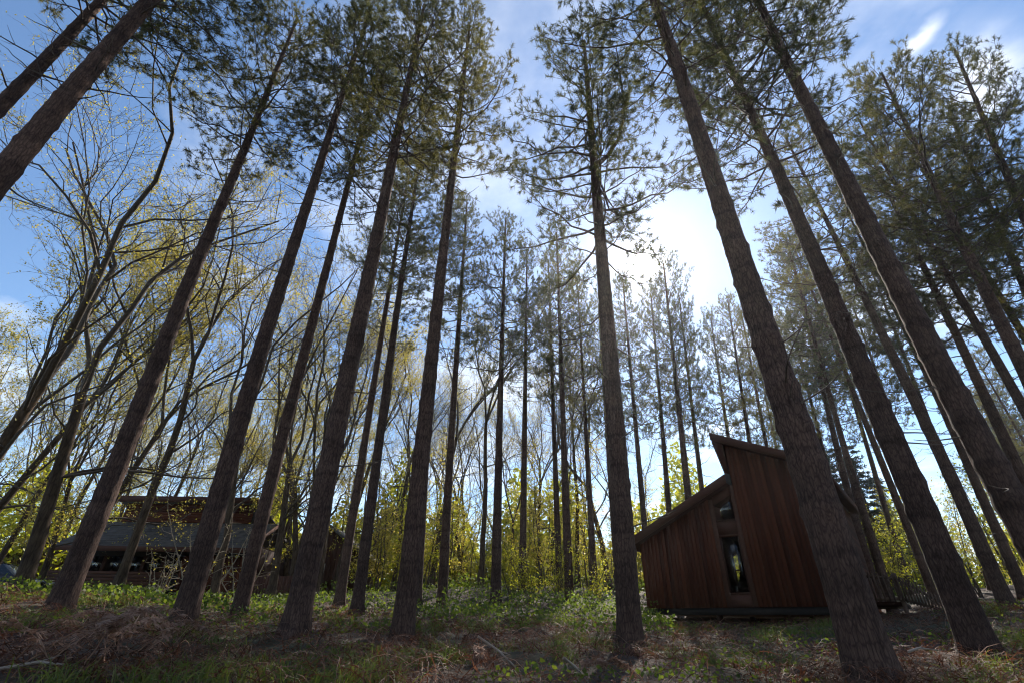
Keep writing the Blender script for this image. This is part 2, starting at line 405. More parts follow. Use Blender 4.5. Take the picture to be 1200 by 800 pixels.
def ground_mat():
    m, n, l, out = mat_new('forest_floor')
    t = N(n, 'ShaderNodeTexCoord')
    n1 = N(n, 'ShaderNodeTexNoise', Scale=0.35, Detail=6.0); l.new(t.outputs['Object'], n1.inputs['Vector'])
    n2 = N(n, 'ShaderNodeTexNoise', Scale=14.0, Detail=8.0, Roughness=0.7); l.new(t.outputs['Object'], n2.inputs['Vector'])
    r2 = ramp(n, [(0.25, (0.016, 0.010, 0.007)), (0.5, (0.045, 0.024, 0.016)), (0.75, (0.11, 0.06, 0.038))]); l.new(n2.outputs['Fac'], r2.inputs[0])
    r1 = ramp(n, [(0.45, (0, 0, 0)), (0.62, (1, 1, 1))]); l.new(n1.outputs['Fac'], r1.inputs[0])
    mg = N(n, 'ShaderNodeMix', data_type='RGBA'); mg.inputs['B'].default_value = (0.040, 0.052, 0.016, 1)
    mf = N(n, 'ShaderNodeMath', operation='MULTIPLY'); mf.inputs[1].default_value = 0.65; l.new(r1.outputs[0], mf.inputs[0])
    l.new(mf.outputs[0], mg.inputs['Factor']); l.new(r2.outputs[0], mg.inputs['A'])
    p = N(n, 'ShaderNodeBsdfPrincipled', Roughness=0.95); l.new(mg.outputs['Result'], p.inputs['Base Color'])
    b = N(n, 'ShaderNodeBump', Strength=0.8, Distance=0.05); l.new(n2.outputs['Fac'], b.inputs['Height']); l.new(b.outputs[0], p.inputs['Normal'])
    l.new(p.outputs[0], out.inputs[0])
    return m

# ------------------------------------------------------------------ ground
def axis_coords(lim, near, step, growth):
    a = [0.0]; s = step
    while a[-1] < lim:
        if a[-1] > near: s *= growth
        a.append(a[-1] + s)
    return np.array(a)
gx = axis_coords(420, 16, 0.22, 1.09); gx = np.concatenate([-gx[:0:-1], gx])
gyp = axis_coords(420, 26, 0.22, 1.09); gyn = axis_coords(420, 1, 0.5, 1.15)
gy = np.concatenate([-gyn[:0:-1], gyp])
GX, GY = np.meshgrid(gx, gy)
GZ = ground_z(GX.ravel(), GY.ravel())
nx_, ny_ = len(gx), len(gy)
ii, jj = np.meshgrid(np.arange(nx_ - 1), np.arange(ny_ - 1))
b0 = (jj * nx_ + ii).ravel()
gme = mesh_np('ground', np.stack([GX.ravel(), GY.ravel(), GZ], 1), Q=np.stack([b0, b0 + 1, b0 + nx_ + 1, b0 + nx_], 1), smooth=True)
link('ground', gme, ground_mat(), kind='structure')

# ------------------------------------------------------------------ leaf / needle clouds (numpy)
def unit(v): return v / (np.linalg.norm(v, axis=-1, keepdims=True) + 1e-9)
def needle_cloud(P, A, rng, K=14, ln=0.14, w=0.011):
    n = len(P)
    P = np.repeat(P, K, 0); A = np.repeat(unit(A), K, 0)
    rv = rng.normal(size=(n * K, 3)); pv = unit(np.cross(A, rv))
    th = rng.uniform(0.3, 1.5, (n * K, 1))
    D = A * np.cos(th) + pv * np.sin(th)
    S = P - A * rng.uniform(-0.03, 0.10, (n * K, 1))
    W = unit(np.cross(D, rng.normal(size=(n * K, 3)))) * w
    E = S + D * (ln * rng.uniform(0.7, 1.25, (n * K, 1)))
    V = np.stack([S - W, S + W, E], 1).reshape(-1, 3)
    return V, np.arange(len(V)).reshape(-1, 3)
def leaf_cloud(P, rng, size=0.06, N_=None, up=0.0, aspect=0.6):
    n = len(P)
    D = unit(rng.normal(size=(n, 3)) + np.array([0, 0, -up]))
    nr = unit(rng.normal(size=(n, 3)) + np.array([0, 0, 1.2 if N_ is None else N_]))
    W = unit(np.cross(D, nr))
    s = size * rng.uniform(0.6, 1.35, (n, 1))
    V = np.stack([P, P + D * s * 0.5 + W * s * aspect * 0.5, P + D * s, P + D * s * 0.5 - W * s * aspect * 0.5], 1).reshape(-1, 3)
    return V, np.arange(len(V)).reshape(-1, 4)

# ------------------------------------------------------------------ pine crowns
CROWN_L = 9.0
def pine_crown(seed, R=2.3, dens=1.0, low=True):
    rng = np.random.default_rng(seed)
    mb = MB(); TP = []; TA = []
    z = -4.0 if low else -1.5
    ecc = rng.uniform(0, 6.28); ea = rng.uniform(0.05, 0.35)
    while z < CROWN_L - 0.15:
        live = z >= 0 or (z > -1.2 and rng.random() < 0.4)
        t = max(0.0, z / CROWN_L)
        nb = int(rng.integers(3, 5)) if z >= 0 else int(rng.integers(0, 4))
        a0 = rng.uniform(0, 6.28)
        for k in range(nb):
            az = a0 + k * 2 * math.pi / nb + rng.uniform(-0.4, 0.4)
            if z < 0:
                L = rng.uniform(0.35, 1.5) if not live else rng.uniform(1.1, 2.0)
            else:
                prof = (0.62 + 0.38 * min(1, t / 0.3)) * (1 - t) ** 0.45 * 1.08
                L = R * prof * rng.uniform(0.5, 1.3) * (1 + ea * math.cos(az - ecc)) + 0.15
            el = math.radians(rng.uniform(-12, 22) + 42 * t ** 1.5)
            out = np.array([math.cos(az), math.sin(az), 0])
            side = np.array([-math.sin(az), math.cos(az), 0])
            s = np.linspace(0, 1, 7)
            bend = rng.uniform(-0.25, 0.25); cur = rng.uniform(0.0, 0.35); sag = rng.uniform(0.0, 0.3)
            P = (np.array([0, 0, z]) + out * (L * s * math.cos(el))[:, None] + side * (bend * L * s ** 2)[:, None]
                 + np.array([0, 0, 1.0]) * (L * (s * math.sin(el) - sag * s * (1 - s) + cur * s ** 3 * 0.6))[:, None])
            P[1:] += rng.normal(size=(6, 3)) * 0.016 * L
            r0 = 0.009 + 0.0085 * L
            mb.tube(P, r0 * (1 - 0.8 * s), 5, False)
            if not live:
                for q in range(int(rng.integers(0, 3))):
                    i = int(rng.integers(2, 6))
                    d = unit(out * 0.5 + side * rng.choice([-1, 1]) * rng.uniform(0.4, 1) + np.array([0, 0, rng.uniform(-.3, .5)]))
                    mb.tube([P[i], P[i] + d * 0.2, P[i] + d * 0.45 + np.array([0, 0, 0.05])], [0.008, 0.006, 0.003], 3, False)
                continue
            nt = max(3, int(L * 5.2 * dens + 2))
            for q in range(nt):
                u = 0.28 + 0.72 * (q + rng.random()) / nt
                i = min(5, int(u * 6)); fr = u * 6 - i
                p0 = P[i] * (1 - fr) + P[i + 1] * fr
                ax = unit(P[i + 1] - P[i])
                sgn = 1 if q % 2 else -1
                d = unit(ax * rng.uniform(0.45, 1.0) + side * sgn * rng.uniform(0.3, 1.0) + np.array([0, 0, rng.uniform(-0.25, 0.6)]))
                tl = rng.uniform(0.28, 0.62) * (1.25 - 0.55 * u) * (0.6 + 0.4 * min(1.5, L) / 1.5)
                p1 = p0 + d * tl * 0.5 + np.array([0, 0, 0.02]); p2 = p0 + d * tl + np.array([0, 0, 0.10 * tl + 0.02])
                mb.tube([p0, p1, p2], [0.007, 0.0055, 0.003], 3, False)
                TP.append(p2); TA.append(unit(p2 - p1) + np.array([0, 0, 0.3]))
                if rng.random() < .35: TP.append(p1 * 0.35 + p2 * 0.65); TA.append(d)
                for h in range(int(rng.integers(1, 4))):
                    f = rng.uniform(0.3, 1.0); pb = p0 * (1 - f) + p2 * f
                    dd = unit(d + rng.normal(size=3) * 0.7 + np.array([0, 0, 0.25]))
                    sl = rng.uniform(0.12, 0.28)
                    pe = pb + dd * sl
                    mb.tube([pb, pe], [0.005, 0.003], 3, False)
                    TP.append(pe); TA.append(dd)
            TP.append(P[-1]); TA.append(P[-1] - P[-2])
        z += rng.uniform(0.30, 0.55) if z >= 0 else rng.uniform(0.3, 0.6)
    TP.append(np.array([0, 0, CROWN_L])); TA.append(np.array([0, 0, 1.0]))
    V, T = needle_cloud(np.array(TP), np.array(TA), rng, K=25, ln=0.135, w=0.0062)
    return mb.mesh('pine_crown', True), mesh_np('pine_needles', V, T)
CROWNS = []
for i, (R, dn) in enumerate([(2.6, .95), (2.8, 0.8), (2.2, 1.1), (2.6, 0.9), (2.3, 0.85), (2.7, 1.0)]):
    cw, cf = pine_crown(100 + i, R, dn)
    cw.materials.append(M_PBR); cf.materials.append(M_NEEDLE if i not in (0, 3) else M_NEEDLE_G)
    CROWNS.append((cw, cf))

def stub_mesh(seed):
    rng = np.random.default_rng(seed); mb = MB()
    L = rng.uniform(0.35, 1.15); s = np.linspace(0, 1, 6)
    P = np.stack([L * s, 0.14 * L * np.sin(s * 3 + seed) * s, L * (rng.uniform(-.25, .15) * s + rng.uniform(-.1, .35) * s * s)], 1)
    mb.tube(P, 0.013 * (1 - 0.75 * s) + 0.002, 5)
    if L > 0.6:
        d = np.array([0.6, rng.choice([-1, 1]) * 0.6, 0.1]) * 0.25
        mb.tube([P[3], P[3] + d * 0.6, P[3] + d * 1.3 + np.array([0, 0, .03])], [0.006, 0.005, 0.002], 4)
    m = mb.mesh('dead_branch', True); m.materials.append(M_PBR); return m
STUBS = [stub_mesh(i) for i in range(7)]

def trunk_mesh(H, d, path, detail, seed, crown_z):
    """tapered trunk with flared base, whorl knots and plated bark; path(z) -> (x, y)"""
    rng = np.random.default_rng(seed)
    sides, dz = (44, 0.085) if detail == 2 else ((18, 0.3) if detail == 1 else (9, 0.8))
    zs = np.concatenate([np.linspace(-0.35, 1.0, 16 if detail == 2 else 8), np.arange(1.0 + dz, H, dz), [H]])
    d = d * 0.86
    r = d / 2 * np.clip(1.0 - 0.80 * (np.clip(zs, 0, H) / H) ** 1.15, 0.05, 1) + 0.005
    r = r + d * 0.26 * np.exp(-np.clip(zs + 0.1, 0, 9) / 0.28)
    kn = np.arange(rng.uniform(1, 2), H, 0.62); kn = kn + rng.normal(size=len(kn)) * 0.08
    th = np.arange(sides) * 2 * math.pi / sides
    V = np.empty((len(zs), sides, 3))
    ph = rng.uniform(0, 6.28, 4)
    for i, z in enumerate(zs):
        cx, cy = path(z)
        knot = np.exp(-((z - kn) / 0.07) ** 2).sum()
        rr = r[i] * (1 + 0.035 * np.sin(2 * th + ph[0] + z * 0.3) + 0.02 * np.sin(3 * th + ph[1] - z * 0.2))
        rr *= 1 + knot * (0.05 + 0.10 * np.maximum(0, np.sin(3 * th + z * 5 + ph[2])))
        root = 0.35 * math.exp(-max(0, z + 0.1) / 0.2)
        rr *= 1 + root * 0.45 * np.sin(5 * th + ph[3])
        if detail == 2:
            for k in range(sides):
                v = mnoise.voronoi(Vector((math.cos(th[k]) * 4.0 + seed, math.sin(th[k]) * 4.0, z * 3.2)))[0]
                rr[k] += d * 0.04 * min(0.5, v[1] - v[0])
        V[i, :, 0] = cx + rr * np.cos(th); V[i, :, 1] = cy + rr * np.sin(th); V[i, :, 2] = z
    n = len(zs)
    i = np.arange(n - 1)[:, None] * sides; j = np.arange(sides)[None, :]; k = (j + 1) % sides
    Q = np.stack([i + j, i + k, i + sides + k, i + sides + j], -1).reshape(-1, 4)
    return mesh_np('pine_trunk', V.reshape(-1, 3), Q=Q, smooth=True)

def pine(name, label, group, base, pts, F, d, H, cz, proto, seed, detail=2, crown_scale=None, dead=6, crown_r=1.0):
    """base/pts are pixels on the trunk; all taken at ground distance F"""
    rng = random.Random(seed)
    P = [at(x, y, F) for x, y in ([base] if base else []) + pts]
    zz = np.array([p[2] for p in P]); xx = np.array([p[0] for p in P])
    deg = 2 if len(P) >= 3 else 1
    if not base and len(P) == 2: deg = 1
    co = np.polyfit(zz, xx, deg)
    # find where the fitted axis meets the ground
    z0 = zz[0]
    for _ in range(6):
        z0 = gz(np.polyval(co, z0), F)
    x0 = float(np.polyval(co, z0))
    ctop = cz + 0.3
    der = np.polyval(np.polyder(co), z0 + ctop) if deg else 0
    def path(z):
        if z < 0: return ((np.polyval(co, z0) - x0) , 0.0)
        if z <= ctop: return (float(np.polyval(co, z0 + z)) - x0, 0.03 * math.sin(z * 0.5 + seed) * min(1, z / 3))
        xb = float(np.polyval(co, z0 + ctop)) - x0
        return (xb + der * (z - ctop), 0.03 * math.sin(ctop * 0.5 + seed) )
    root = thing(name, label, 'tree', (x0, F, z0), 0, group)
    link('trunk', trunk_mesh(H, d, path, detail, seed, cz), M_PINE if detail == 2 else M_PINEF, root)
    cw, cf = CROWNS[proto]
    xb, yb = path(ctop)
    s = (H - cz) / CROWN_L
    cr = link('crown', cw, None, root)
    az = rng.uniform(0, 6.28)
    tilt = Vector((der, 0, 1)).normalized()
    q = Vector((0, 0, 1)).rotation_difference(tilt) @ Matrix.Rotation(az, 3, 'Z').to_quaternion()
    cr.rotation_mode = 'QUATERNION'; cr.rotation_quaternion = q
    cr.location = (xb - der * 0.3, yb, cz)
    cr.scale = (crown_r, crown_r, s)
    link('foliage', cf, None, cr, kind='stuff')
    for k in range(dead):
        z = rng.uniform(2.0, max(3.0, cz - 0.5))
        px, py = path(z); a = rng.uniform(0, 6.28)
        rr = d / 2 * (1 - 0.8 * (z / H) ** 1.15) * 0.85
        o = link('dead_branch', rng.choice(STUBS), None, root, loc=(px + rr * math.cos(a), py + rr * math.sin(a), z), rz=a)
        o.scale = (1, 1, 1) if k % 2 else (0.6, 0.6, 0.6)
    return root

G_NEAR = 'tall pines standing in the open bracken'
def npine(*a, **k): return pine('pine_tree', a[0], G_NEAR, *a[1:], **k)
npine('tall pine leaning over the foreground bracken, its foot before the slate roofed lodge\'s left end', (72,706), [(195,400),(300,140)], 10, .44, 20.5, 12.0, 3, 1)
npine('pine with grey trunk before the middle of the slate roofed lodge', (214,730), [(310,400),(405,100)], 9.7, .42, 21, 13.2, 2, 2)
npine('slimmer pine before the right end of the slate roofed lodge', (280,716), [(360,400),(433,125)], 12.5, .38, 21.5, 13.6, 1, 3)
npine('stout rough barked pine with flared foot right of the slate roofed lodge', (345,738), [(416,400),(478,100)], 9.4, .48, 20.5, 11.6, 0, 4)
npine('slender pine in front of the small far lodge, beside a thicker twin', (399,697), [(438,450),(470,260)], 19, .40, 21, 11.5, 2, 5, detail=1)
npine('pine before the right edge of the small far lodge, thicker of the pair', (418,716), [(452,460),(488,215)], 16, .40, 21, 12.2, 4, 6, detail=1, crown_r=.8)
npine('straight pine standing alone in bracken facing the yellow green thicket', (471,747), [(508,400),(550,40)], 10.5, .43, 21.5, 12.4, 3, 7, crown_r=0.95)
npine('pine half hidden right behind a thicker straight trunk', (488,700), [(500,520),(512,380)], 19, .40, 20, 12.5, 4, 8, detail=1, crown_r=.75)
npine('pine at the near edge of the bramble bank facing the thicket', (518,706), [(531,480),(545,280)], 20, .42, 20.5, 10.8, 4, 9, detail=1, crown_r=.8)
npine('pine rising from the bramble mound, bushy pointed crown', (581,700), [(586,480),(592,300)], 21, .44, 20.0, 9.0, 1, 10, detail=1, crown_r=.75)
npine('slim straight pine behind the bramble mound', (612,691), [(615,480),(617,340)], 25, .40, 20.6, 10.5, 2, 11, detail=1, crown_r=.8)
npine('dark pine of a close pair behind the bramble bank, right hand trunk', (667,690), [(660,500),(655,350)], 24, .44, 21.6, 10.0, 5, 12, detail=1, crown_r=.82)
npine('dark pine of a close pair behind the bramble bank, thinner trunk', (656,688), [(649,500),(645,370)], 28, .40, 22, 11.0, 0, 13, detail=1, crown_r=.8)
npine('tall bare stemmed pine with a side limb, standing just off the timber cabin\'s left corner', (738,739), [(716,430),(690,130)], 10, .50, 19.6, 8.6, 1, 16, crown_r=1.05)
_p16 = [o for o in COL.objects if o.get('label', '').startswith('tall bare stemmed pine')][0]
def side_limb(root, pxs, F):
    P = np.array([at(x, y, F) for x, y in pxs]) - np.array(root.location)
    mb = MB(); mb.tube(P, np.linspace(.075, .02, len(P)), 8)
    o = link('side_limb', mb.mesh('side_limb', True), M_PINE, root)
    r = np.random.default_rng(9); TP, TA = [], []
    tw = MB()
    for k in range(60):
        u = r.uniform(1.5, len(P) - 1.01); i = int(u); b = P[i] + (P[i + 1] - P[i]) * (u - i)
        d = unit(r.normal(size=3) + np.array([0, 0, .4])); e = b + d * r.uniform(.2, .7)
        tw.tube([b, (b + e) / 2 + np.array([0, 0, .03]), e], [.007, .005, .003], 3, False)
        for q in range(3): TP.append(b + (e - b) * (1 - .2 * q)); TA.append(d + r.normal(size=3) * .4)
    V, T = needle_cloud(np.array(TP), np.array(TA), r, K=20, ln=.15, w=.0065)
    link('twigs', tw.mesh('limb_twigs'), M_PBR, o, kind='stuff')
    link('foliage', mesh_np('limb_needles', V, T), M_NEEDLE, o, kind='stuff')
side_limb(_p16, [(702, 192), (712, 183), (724, 165), (731, 140), (730, 112), (726, 85), (722, 55)], 10)
npine('thickest pine, in front of the timber cabin\'s tall gable', (1022,797), [(968,600),(905,420),(850,250),(766,0)], 6.3, .53, 20, 11.4, 4, 17, dead=9)
npine('big leaning pine before the picket fence of the timber cabin', (1152,770), [(1010,430),(857,85)], 8.2, .48, 19, 9.6, 1, 18, crown_r=.9)
npine('big pine in the brown bracken right of the picket fence, coarse dark bark', None, [(1188,590),(1050,330),(890,0)], 7.2, .50, 21, 12.8, 5, 19)
npine('large pine left of the broadleaf trees, thicker of two leaning together', None, [(0,212),(88,106),(175,0)], 5.2, .46, 20, 11.5, 2, 20)
npine('pine with smoother trunk left of the broadleaf trees, slimmer of two leaning together', None, [(0,124),(118,0)], 6.3, .42, 20, 12.5, 0, 21)
npine('pine with reddish bark on the bank right of the timber cabin', (1176,699), [(1116,565),(1058,440)], 15, .42, 20, 10.5, 3, 22, detail=1)
npine('slim pale pine on the bank beyond the picket fence', (1094,697), [(1045,570),(1002,463)], 23, .38, 20, 10.5, 0, 23, detail=1)
npine('pine among the bright bushes right of the picket fence, mid sized', (1192,676), [(1135,545),(1086,440)], 20, .42, 20, 9.5, 5, 25, detail=1)
npine('thin pine among the bright bushes right of the picket fence', (1164,690), [(1112,555),(1068,440)], 26, .38, 20.5, 10.5, 2, 24, detail=1)
npine('orange lit pine right behind the timber cabin\'s eave', (1022,676), [(990,560),(960,440)], 26, .46, 21, 10.5, 1, 31, detail=1)
npine('dark pine behind the picket fence near the cabin', (1042,700), [(1015,610),(980,490)], 22, .40, 20, 10.0, 4, 30, detail=1)
G_RIGHT = 'dense pines on the right hand edge of the wood'
for i, (pts, F, d, H, cz, pr) in enumerate([([(1200,432),(1060,140)], 11.5, .44, 19.5, 9.0, 3), ([(1200,335),(1090,82)], 14, .42, 20, 9.5, 2),
        ([(1200,395),(1075,190)], 16, .40, 20, 8.5, 0), ([(1200,560),(1090,330)], 15, .42, 18.5, 8.0, 5), ([(1200,480),(1040,200)], 13.5, .36, 19, 9.0, 1),
        ([(1200,250),(1120,60)], 11, .42, 20.5, 9.5, 4)]):
    pine('pine_tree', 'crowded pine on the wood edge right of the picket fence, bushy crown', G_RIGHT, None, pts, F, d, H, cz, pr, 60 + i, detail=1)
G_BACK = 'slim pines behind the timber cabin'
def zone_back(px):
    return ('slim pine in the gap between the bare stemmed pine and the bramble bank' if px < 740 else 'slim pine rising behind the timber cabin\'s low roof' if px < 850 else
            'slim pine rising behind the timber cabin\'s tall gable' if px < 950 else 'slim pine showing past the timber cabin\'s right hand eave' if px < 1040 else 'slim pine standing well beyond the picket fence')
for i, (b, t, F, d, H, cz, pr) in enumerate([((762,690),(738,420),27,.40,20,9,2), ((792,690),(770,430),30,.42,20.5,9,0), ((818,690),(785,380),26,.46,21,8.8,5),
        ((836,690),(802,400),32,.42,22,10,4), ((880,690),(840,420),34,.42,21,9.5,1), ((905,690),(862,410),30,.42,20.5,10,3), ((930,690),(878,415),34,.44,22,10,2),
        ((975,690),(905,400),29,.42,20,9,0), ((1005,690),(930,390),33,.42,21,9.5,4), ((1032,690),(948,370),30,.44,21.5,9.5,5), ((697,690),(683,440),30,.42,21,9,3), ((945,690),(888,420),40,.42,21,8,1), ((960,690),(900,430),44,.42,21,8,5),
        ((724,690),(706,430),32,.42,21,9,1), ((1066,690),(985,420),32,.42,21,10,2), ((1118,690),(1014,400),30,.40,20.5,9.5,0)]):
    pine('pine_tree', zone_back(b[0]), G_BACK, b, [t], F, d, H, cz, pr, 80 + i, detail=1, dead=3, crown_r=.78)

# far pines share whole meshes
FARP = []
for k in range(4):
    tm = trunk_mesh(20, .40, lambda z, k=k: (0.25 * math.sin(z * 0.12 + k) - 0.25 * math.sin(k), 0.02 * z), 0, 300 + k, 10)
    tm.materials.append(M_PINEF); FARP.append((tm, *CROWNS[k]))
rg = random.Random(5)
CABIN_C = at(888, 710, 18)
n = 0
while n < 10:
    F = rg.uniform(36, 50); xr = rg.uniform(0.95, 1.35); x = xr * F * 1.05
    H = rg.uniform(18, 22); s = H / 20
    k = rg.randrange(4)
    root = thing('pine_tree', 'distant pine far behind the timber cabin, crown merged with its neighbours', 'tree', (x, F, gz(x, F) - 0.1), rg.uniform(0, 6.28), 'distant pines beyond the cabin')
    root.scale = (s, s, s)
    link('trunk', FARP[k][0], None, root)
    cr = link('crown', FARP[k][1], None, root, loc=(0.25 * math.sin(11 * .12 + k) - 0.25 * math.sin(k), .2, 9.5)); cr.scale = (1, 1, 10.5 / CROWN_L)
    link('foliage', FARP[k][2], None, cr, kind='stuff')
    n += 1

# the wood goes on at the viewer's back; the cabin's panes mirror it
for i, (x, y) in enumerate([(-9, -7), (-4, -9), (2, -6), (7, -8), (12, -4), (15, -10), (20, -6), (-14, -11), (-1, -14), (10, -15), (5, -19), (-18, -5), (24, -13)]):
    k = i % 4
    root = thing('pine_tree', 'pine on the open side of the wood, mirrored in the timber cabin\'s tall window', 'tree', (x, y, gz(x, y) - 0.1), i * 1.7, 'pines mirrored in the cabin window')
    link('trunk', FARP[k][0], None, root)
    cr = link('crown', FARP[k][1], None, root, loc=(0.25 * math.sin(11 * .12 + k) - 0.25 * math.sin(k), .2, 9.5)); cr.scale = (1, 1, 10.5 / CROWN_L)
    link('foliage', FARP[k][2], None, cr, kind='stuff')

# ------------------------------------------------------------------ broadleaf trees
def broadleaf(seed, H=21, leaf=3, r0=0.19, fork=0.36, spread=1.0, leafsize=0.095):
    rng = np.random.default_rng(seed)
    tb, bb = MB(), MB(); LP = []
    up = np.array([0, 0, 1.0])
    def grow(p, d, L, r, lvl, maxl):
        ns = 7 if lvl <= 1 else (5 if lvl == 2 else (4 if lvl == 3 else 3))
        P = [p.copy()]; D = []
        wob = [0.05, 0.16, 0.22, 0.26, 0.3][lvl]
        lift = [0.0, 0.10, 0.09, 0.07, 0.05][lvl]
        for i in range(ns):
            d = unit(d + rng.normal(size=3) * wob + up * lift)
            P.append(P[-1] + d * L / ns); D.append(d)
        P = np.array(P); s = np.linspace(0, 1, ns + 1)
        tip = [0.62, 0.35, 0.3, 0.3, 0.35][lvl]
        R = r * (1 - (1 - tip) * s)
        if lvl == 0:
            R = R + r * 0.9 * np.exp(-s * L / 0.35)
            tb.tube(P, R, 10, False)
        else: bb.tube(P, R, [10, 7, 5, 3, 3][lvl], False)
        if lvl >= 3:
            for q in range(leaf if lvl == 4 else leaf // 2):
                f = rng.uniform(0.3, 1.0) * ns; i = min(ns - 1, int(f))
                LP.append(P[i] + (P[i + 1] - P[i]) * (f - i) + rng.normal(size=3) * 0.05)
        if lvl == maxl: return
        nc = [0, 8, 8, 6][lvl] if lvl else int(rng.integers(2, 4))
        if lvl == 0:
            a0 = rng.uniform(0, 6.28)
            for k in range(nc):
                az = a0 + k * 6.28 / nc + rng.uniform(-.4, .4); an = rng.uniform(0.16, 0.42) * spread
                dd = unit(d * math.cos(an) + np.array([math.cos(az), math.sin(az), 0]) * math.sin(an))
                grow(P[-1] - d * 0.05, dd, H * (1 - fork) * rng.uniform(0.72, 0.95), R[-1] * rng.uniform(.66, .85), 1, maxl)
            for k in range(int(rng.integers(2, 5))):      # low side limbs
                i = int(rng.integers(3, ns)); az = rng.uniform(0, 6.28)
                dd = unit(np.array([math.cos(az), math.sin(az), rng.uniform(0.3, 0.9)]))
                grow(P[i], dd, H * rng.uniform(.14, .26), R[i] * .38, 2, maxl)
            return
        for k in range(nc):
            f = (0.18 + 0.82 * (k + rng.random()) / nc) * ns; i = min(ns - 1, int(f))
            pb = P[i] + (P[i + 1] - P[i]) * (f - i)
            rv = unit(np.cross(D[i], rng.normal(size=3)))
            an = rng.uniform(0.45, 0.95) * (1 if lvl > 1 else spread)
            dd = unit(D[i] * math.cos(an) + rv * math.sin(an))
            if lvl >= 1: dd = unit(dd + up * 0.15)
            grow(pb, dd, L * rng.uniform(.36, .58) * (1.15 - .5 * f / ns), max(0.006, R[i] * rng.uniform(.42, .6)), lvl + 1, maxl)
    grow(np.array([0, 0, -0.3]), up, H * fork, r0, 0, 4)
    LP = np.array(LP)
    V, Q = leaf_cloud(LP, rng, leafsize)
    a = tb.mesh('broadleaf_trunk', True); b = bb.mesh('broadleaf_branches', True); c = mesh_np('broadleaf_leaves', V, Q=Q)
    a.materials.append(M_DEC); b.materials.append(M_DECB); c.materials.append(M_LEAF)
    return a, b, c
BL = [broadleaf(1, 21, 4, .20, .33, .85, .07), broadleaf(2, 20, 7, .17, .42), broadleaf(3, 22, 4, .19, .30, .9, .07), broadleaf(4, 19, 10, .15, .38),
      broadleaf(5, 22, 5, .18, .48, .9, .075), broadleaf(6, 18, 12, .14, .30, 1.0)]
def btree(x, y, proto, s, rz, label, group, lean=(0, 0), sr=None):
    root = thing('broadleaf_tree', label, 'tree', (x, y, gz(x, y)), rz, group)
    root.scale = (sr or s, sr or s, s)
    root.rotation_euler = (lean[0], lean[1], rz)
    a, b, c = BL[proto]
    link('trunk', a, None, root)
    cr = link('crown', b, None, root)
    link('leaves', c, None, cr, kind='stuff')
    return root
def bt_px(px, py, F, proto, s, rz, label, group=None, lean=(0, 0), sr=None):
    p = at(px, py, F)
    return btree(p[0], F, proto, s, rz, label, group, lean, sr)
G_B = 'bare broadleaf trees in first leaf'
def zone_b(px):
    return ('bare broadleaf tree in the wood behind the parked cars' if px < 60 else 'bare broadleaf tree rising behind the slate roofed lodge' if px < 300 else
            'bare broadleaf tree behind the board fence and small far lodge' if px < 430 else 'slender broadleaf tree behind the lone straight pine in the bracken' if px < 540 else
            'slender broadleaf tree in the thicket behind the bramble mound' if px < 650 else 'slender broadleaf tree behind the close pair of dark pines')
bt_px(-95, 690, 13.0, 2, .82, 0.4, 'heavy forked broadleaf tree with twisting dark limbs, beside the parked cars', G_B, sr=1.05)
bt_px(24, 690, 15.0, 0, .86, 2.2, 'broadleaf tree with stout forked trunk beside the parked silver car', G_B, sr=1.05)
bt_px(137, 690, 19.5, 4, .92, 1.0, 'broadleaf tree with sunlit edge right before the slate roofed lodge', G_B)
bt_px(255, 690, 19.5, 2, .90, 3.9, 'broadleaf tree with wide limbs growing close before the slate roofed lodge\'s vertical boards', G_B, sr=.8)
bt_px(75, 690, 22, 1, 1.0, 5.0, 'thin broadleaf tree beside the slate roofed lodge\'s left eave', G_B)
bt_px(318, 692, 26, 0, 1.0, 0.7, 'broadleaf tree beside the board fence and the slate roofed lodge', G_B)
rg = random.Random(12)
for i, (px, F) in enumerate([(-70, 20), (-20, 24), (45, 27), (88, 25), (165, 36.5), (-130, 18), (205, 37), (290, 37), (336, 30), (368, 27), (-45, 33), (110, 38), (240, 40), (310, 34), (392, 32)]):
    bt_px(px, 690, F, [1, 3, 5, 1, 4, 3, 5, 1, 3, 0, 5, 1, 3, 5, 1][i], rg.uniform(.9, 1.1), rg.uniform(0, 6.28), zone_b(px), 'broadleaf trees in the wood behind', lean=(rg.uniform(-.04, .04), rg.uniform(-.05, .05)))
rg = random.Random(11)
for i, px in enumerate([-40, 5, 50, 100, 160, 205, 300, 332, 352, 372, 388, 437, 460, 503, 532, 541, 562, 600, 628, 676, 716, 345, 280, 190, 20, -15, 118, 230, 422, 480, 550, 645, -60, 60, 140, 250, 445, 472, 512, 525, 556, 585, 615, 635, 662, 695, 735, 750]):
    F = rg.uniform(40, 60) if i >= 37 else rg.uniform(28, 50) if px > 320 else rg.uniform(38, 58)
    bt_px(px, 690, F, rg.randrange(6) if px < 400 else rg.choice([0, 2, 4]), rg.uniform(.85, 1.12) * (0.92 if px > 400 else 1.0), rg.uniform(0, 6.28),
          zone_b(px), 'broadleaf trees in the wood behind', lean=(rg.uniform(-.04, .04), rg.uniform(-.05, .05)))

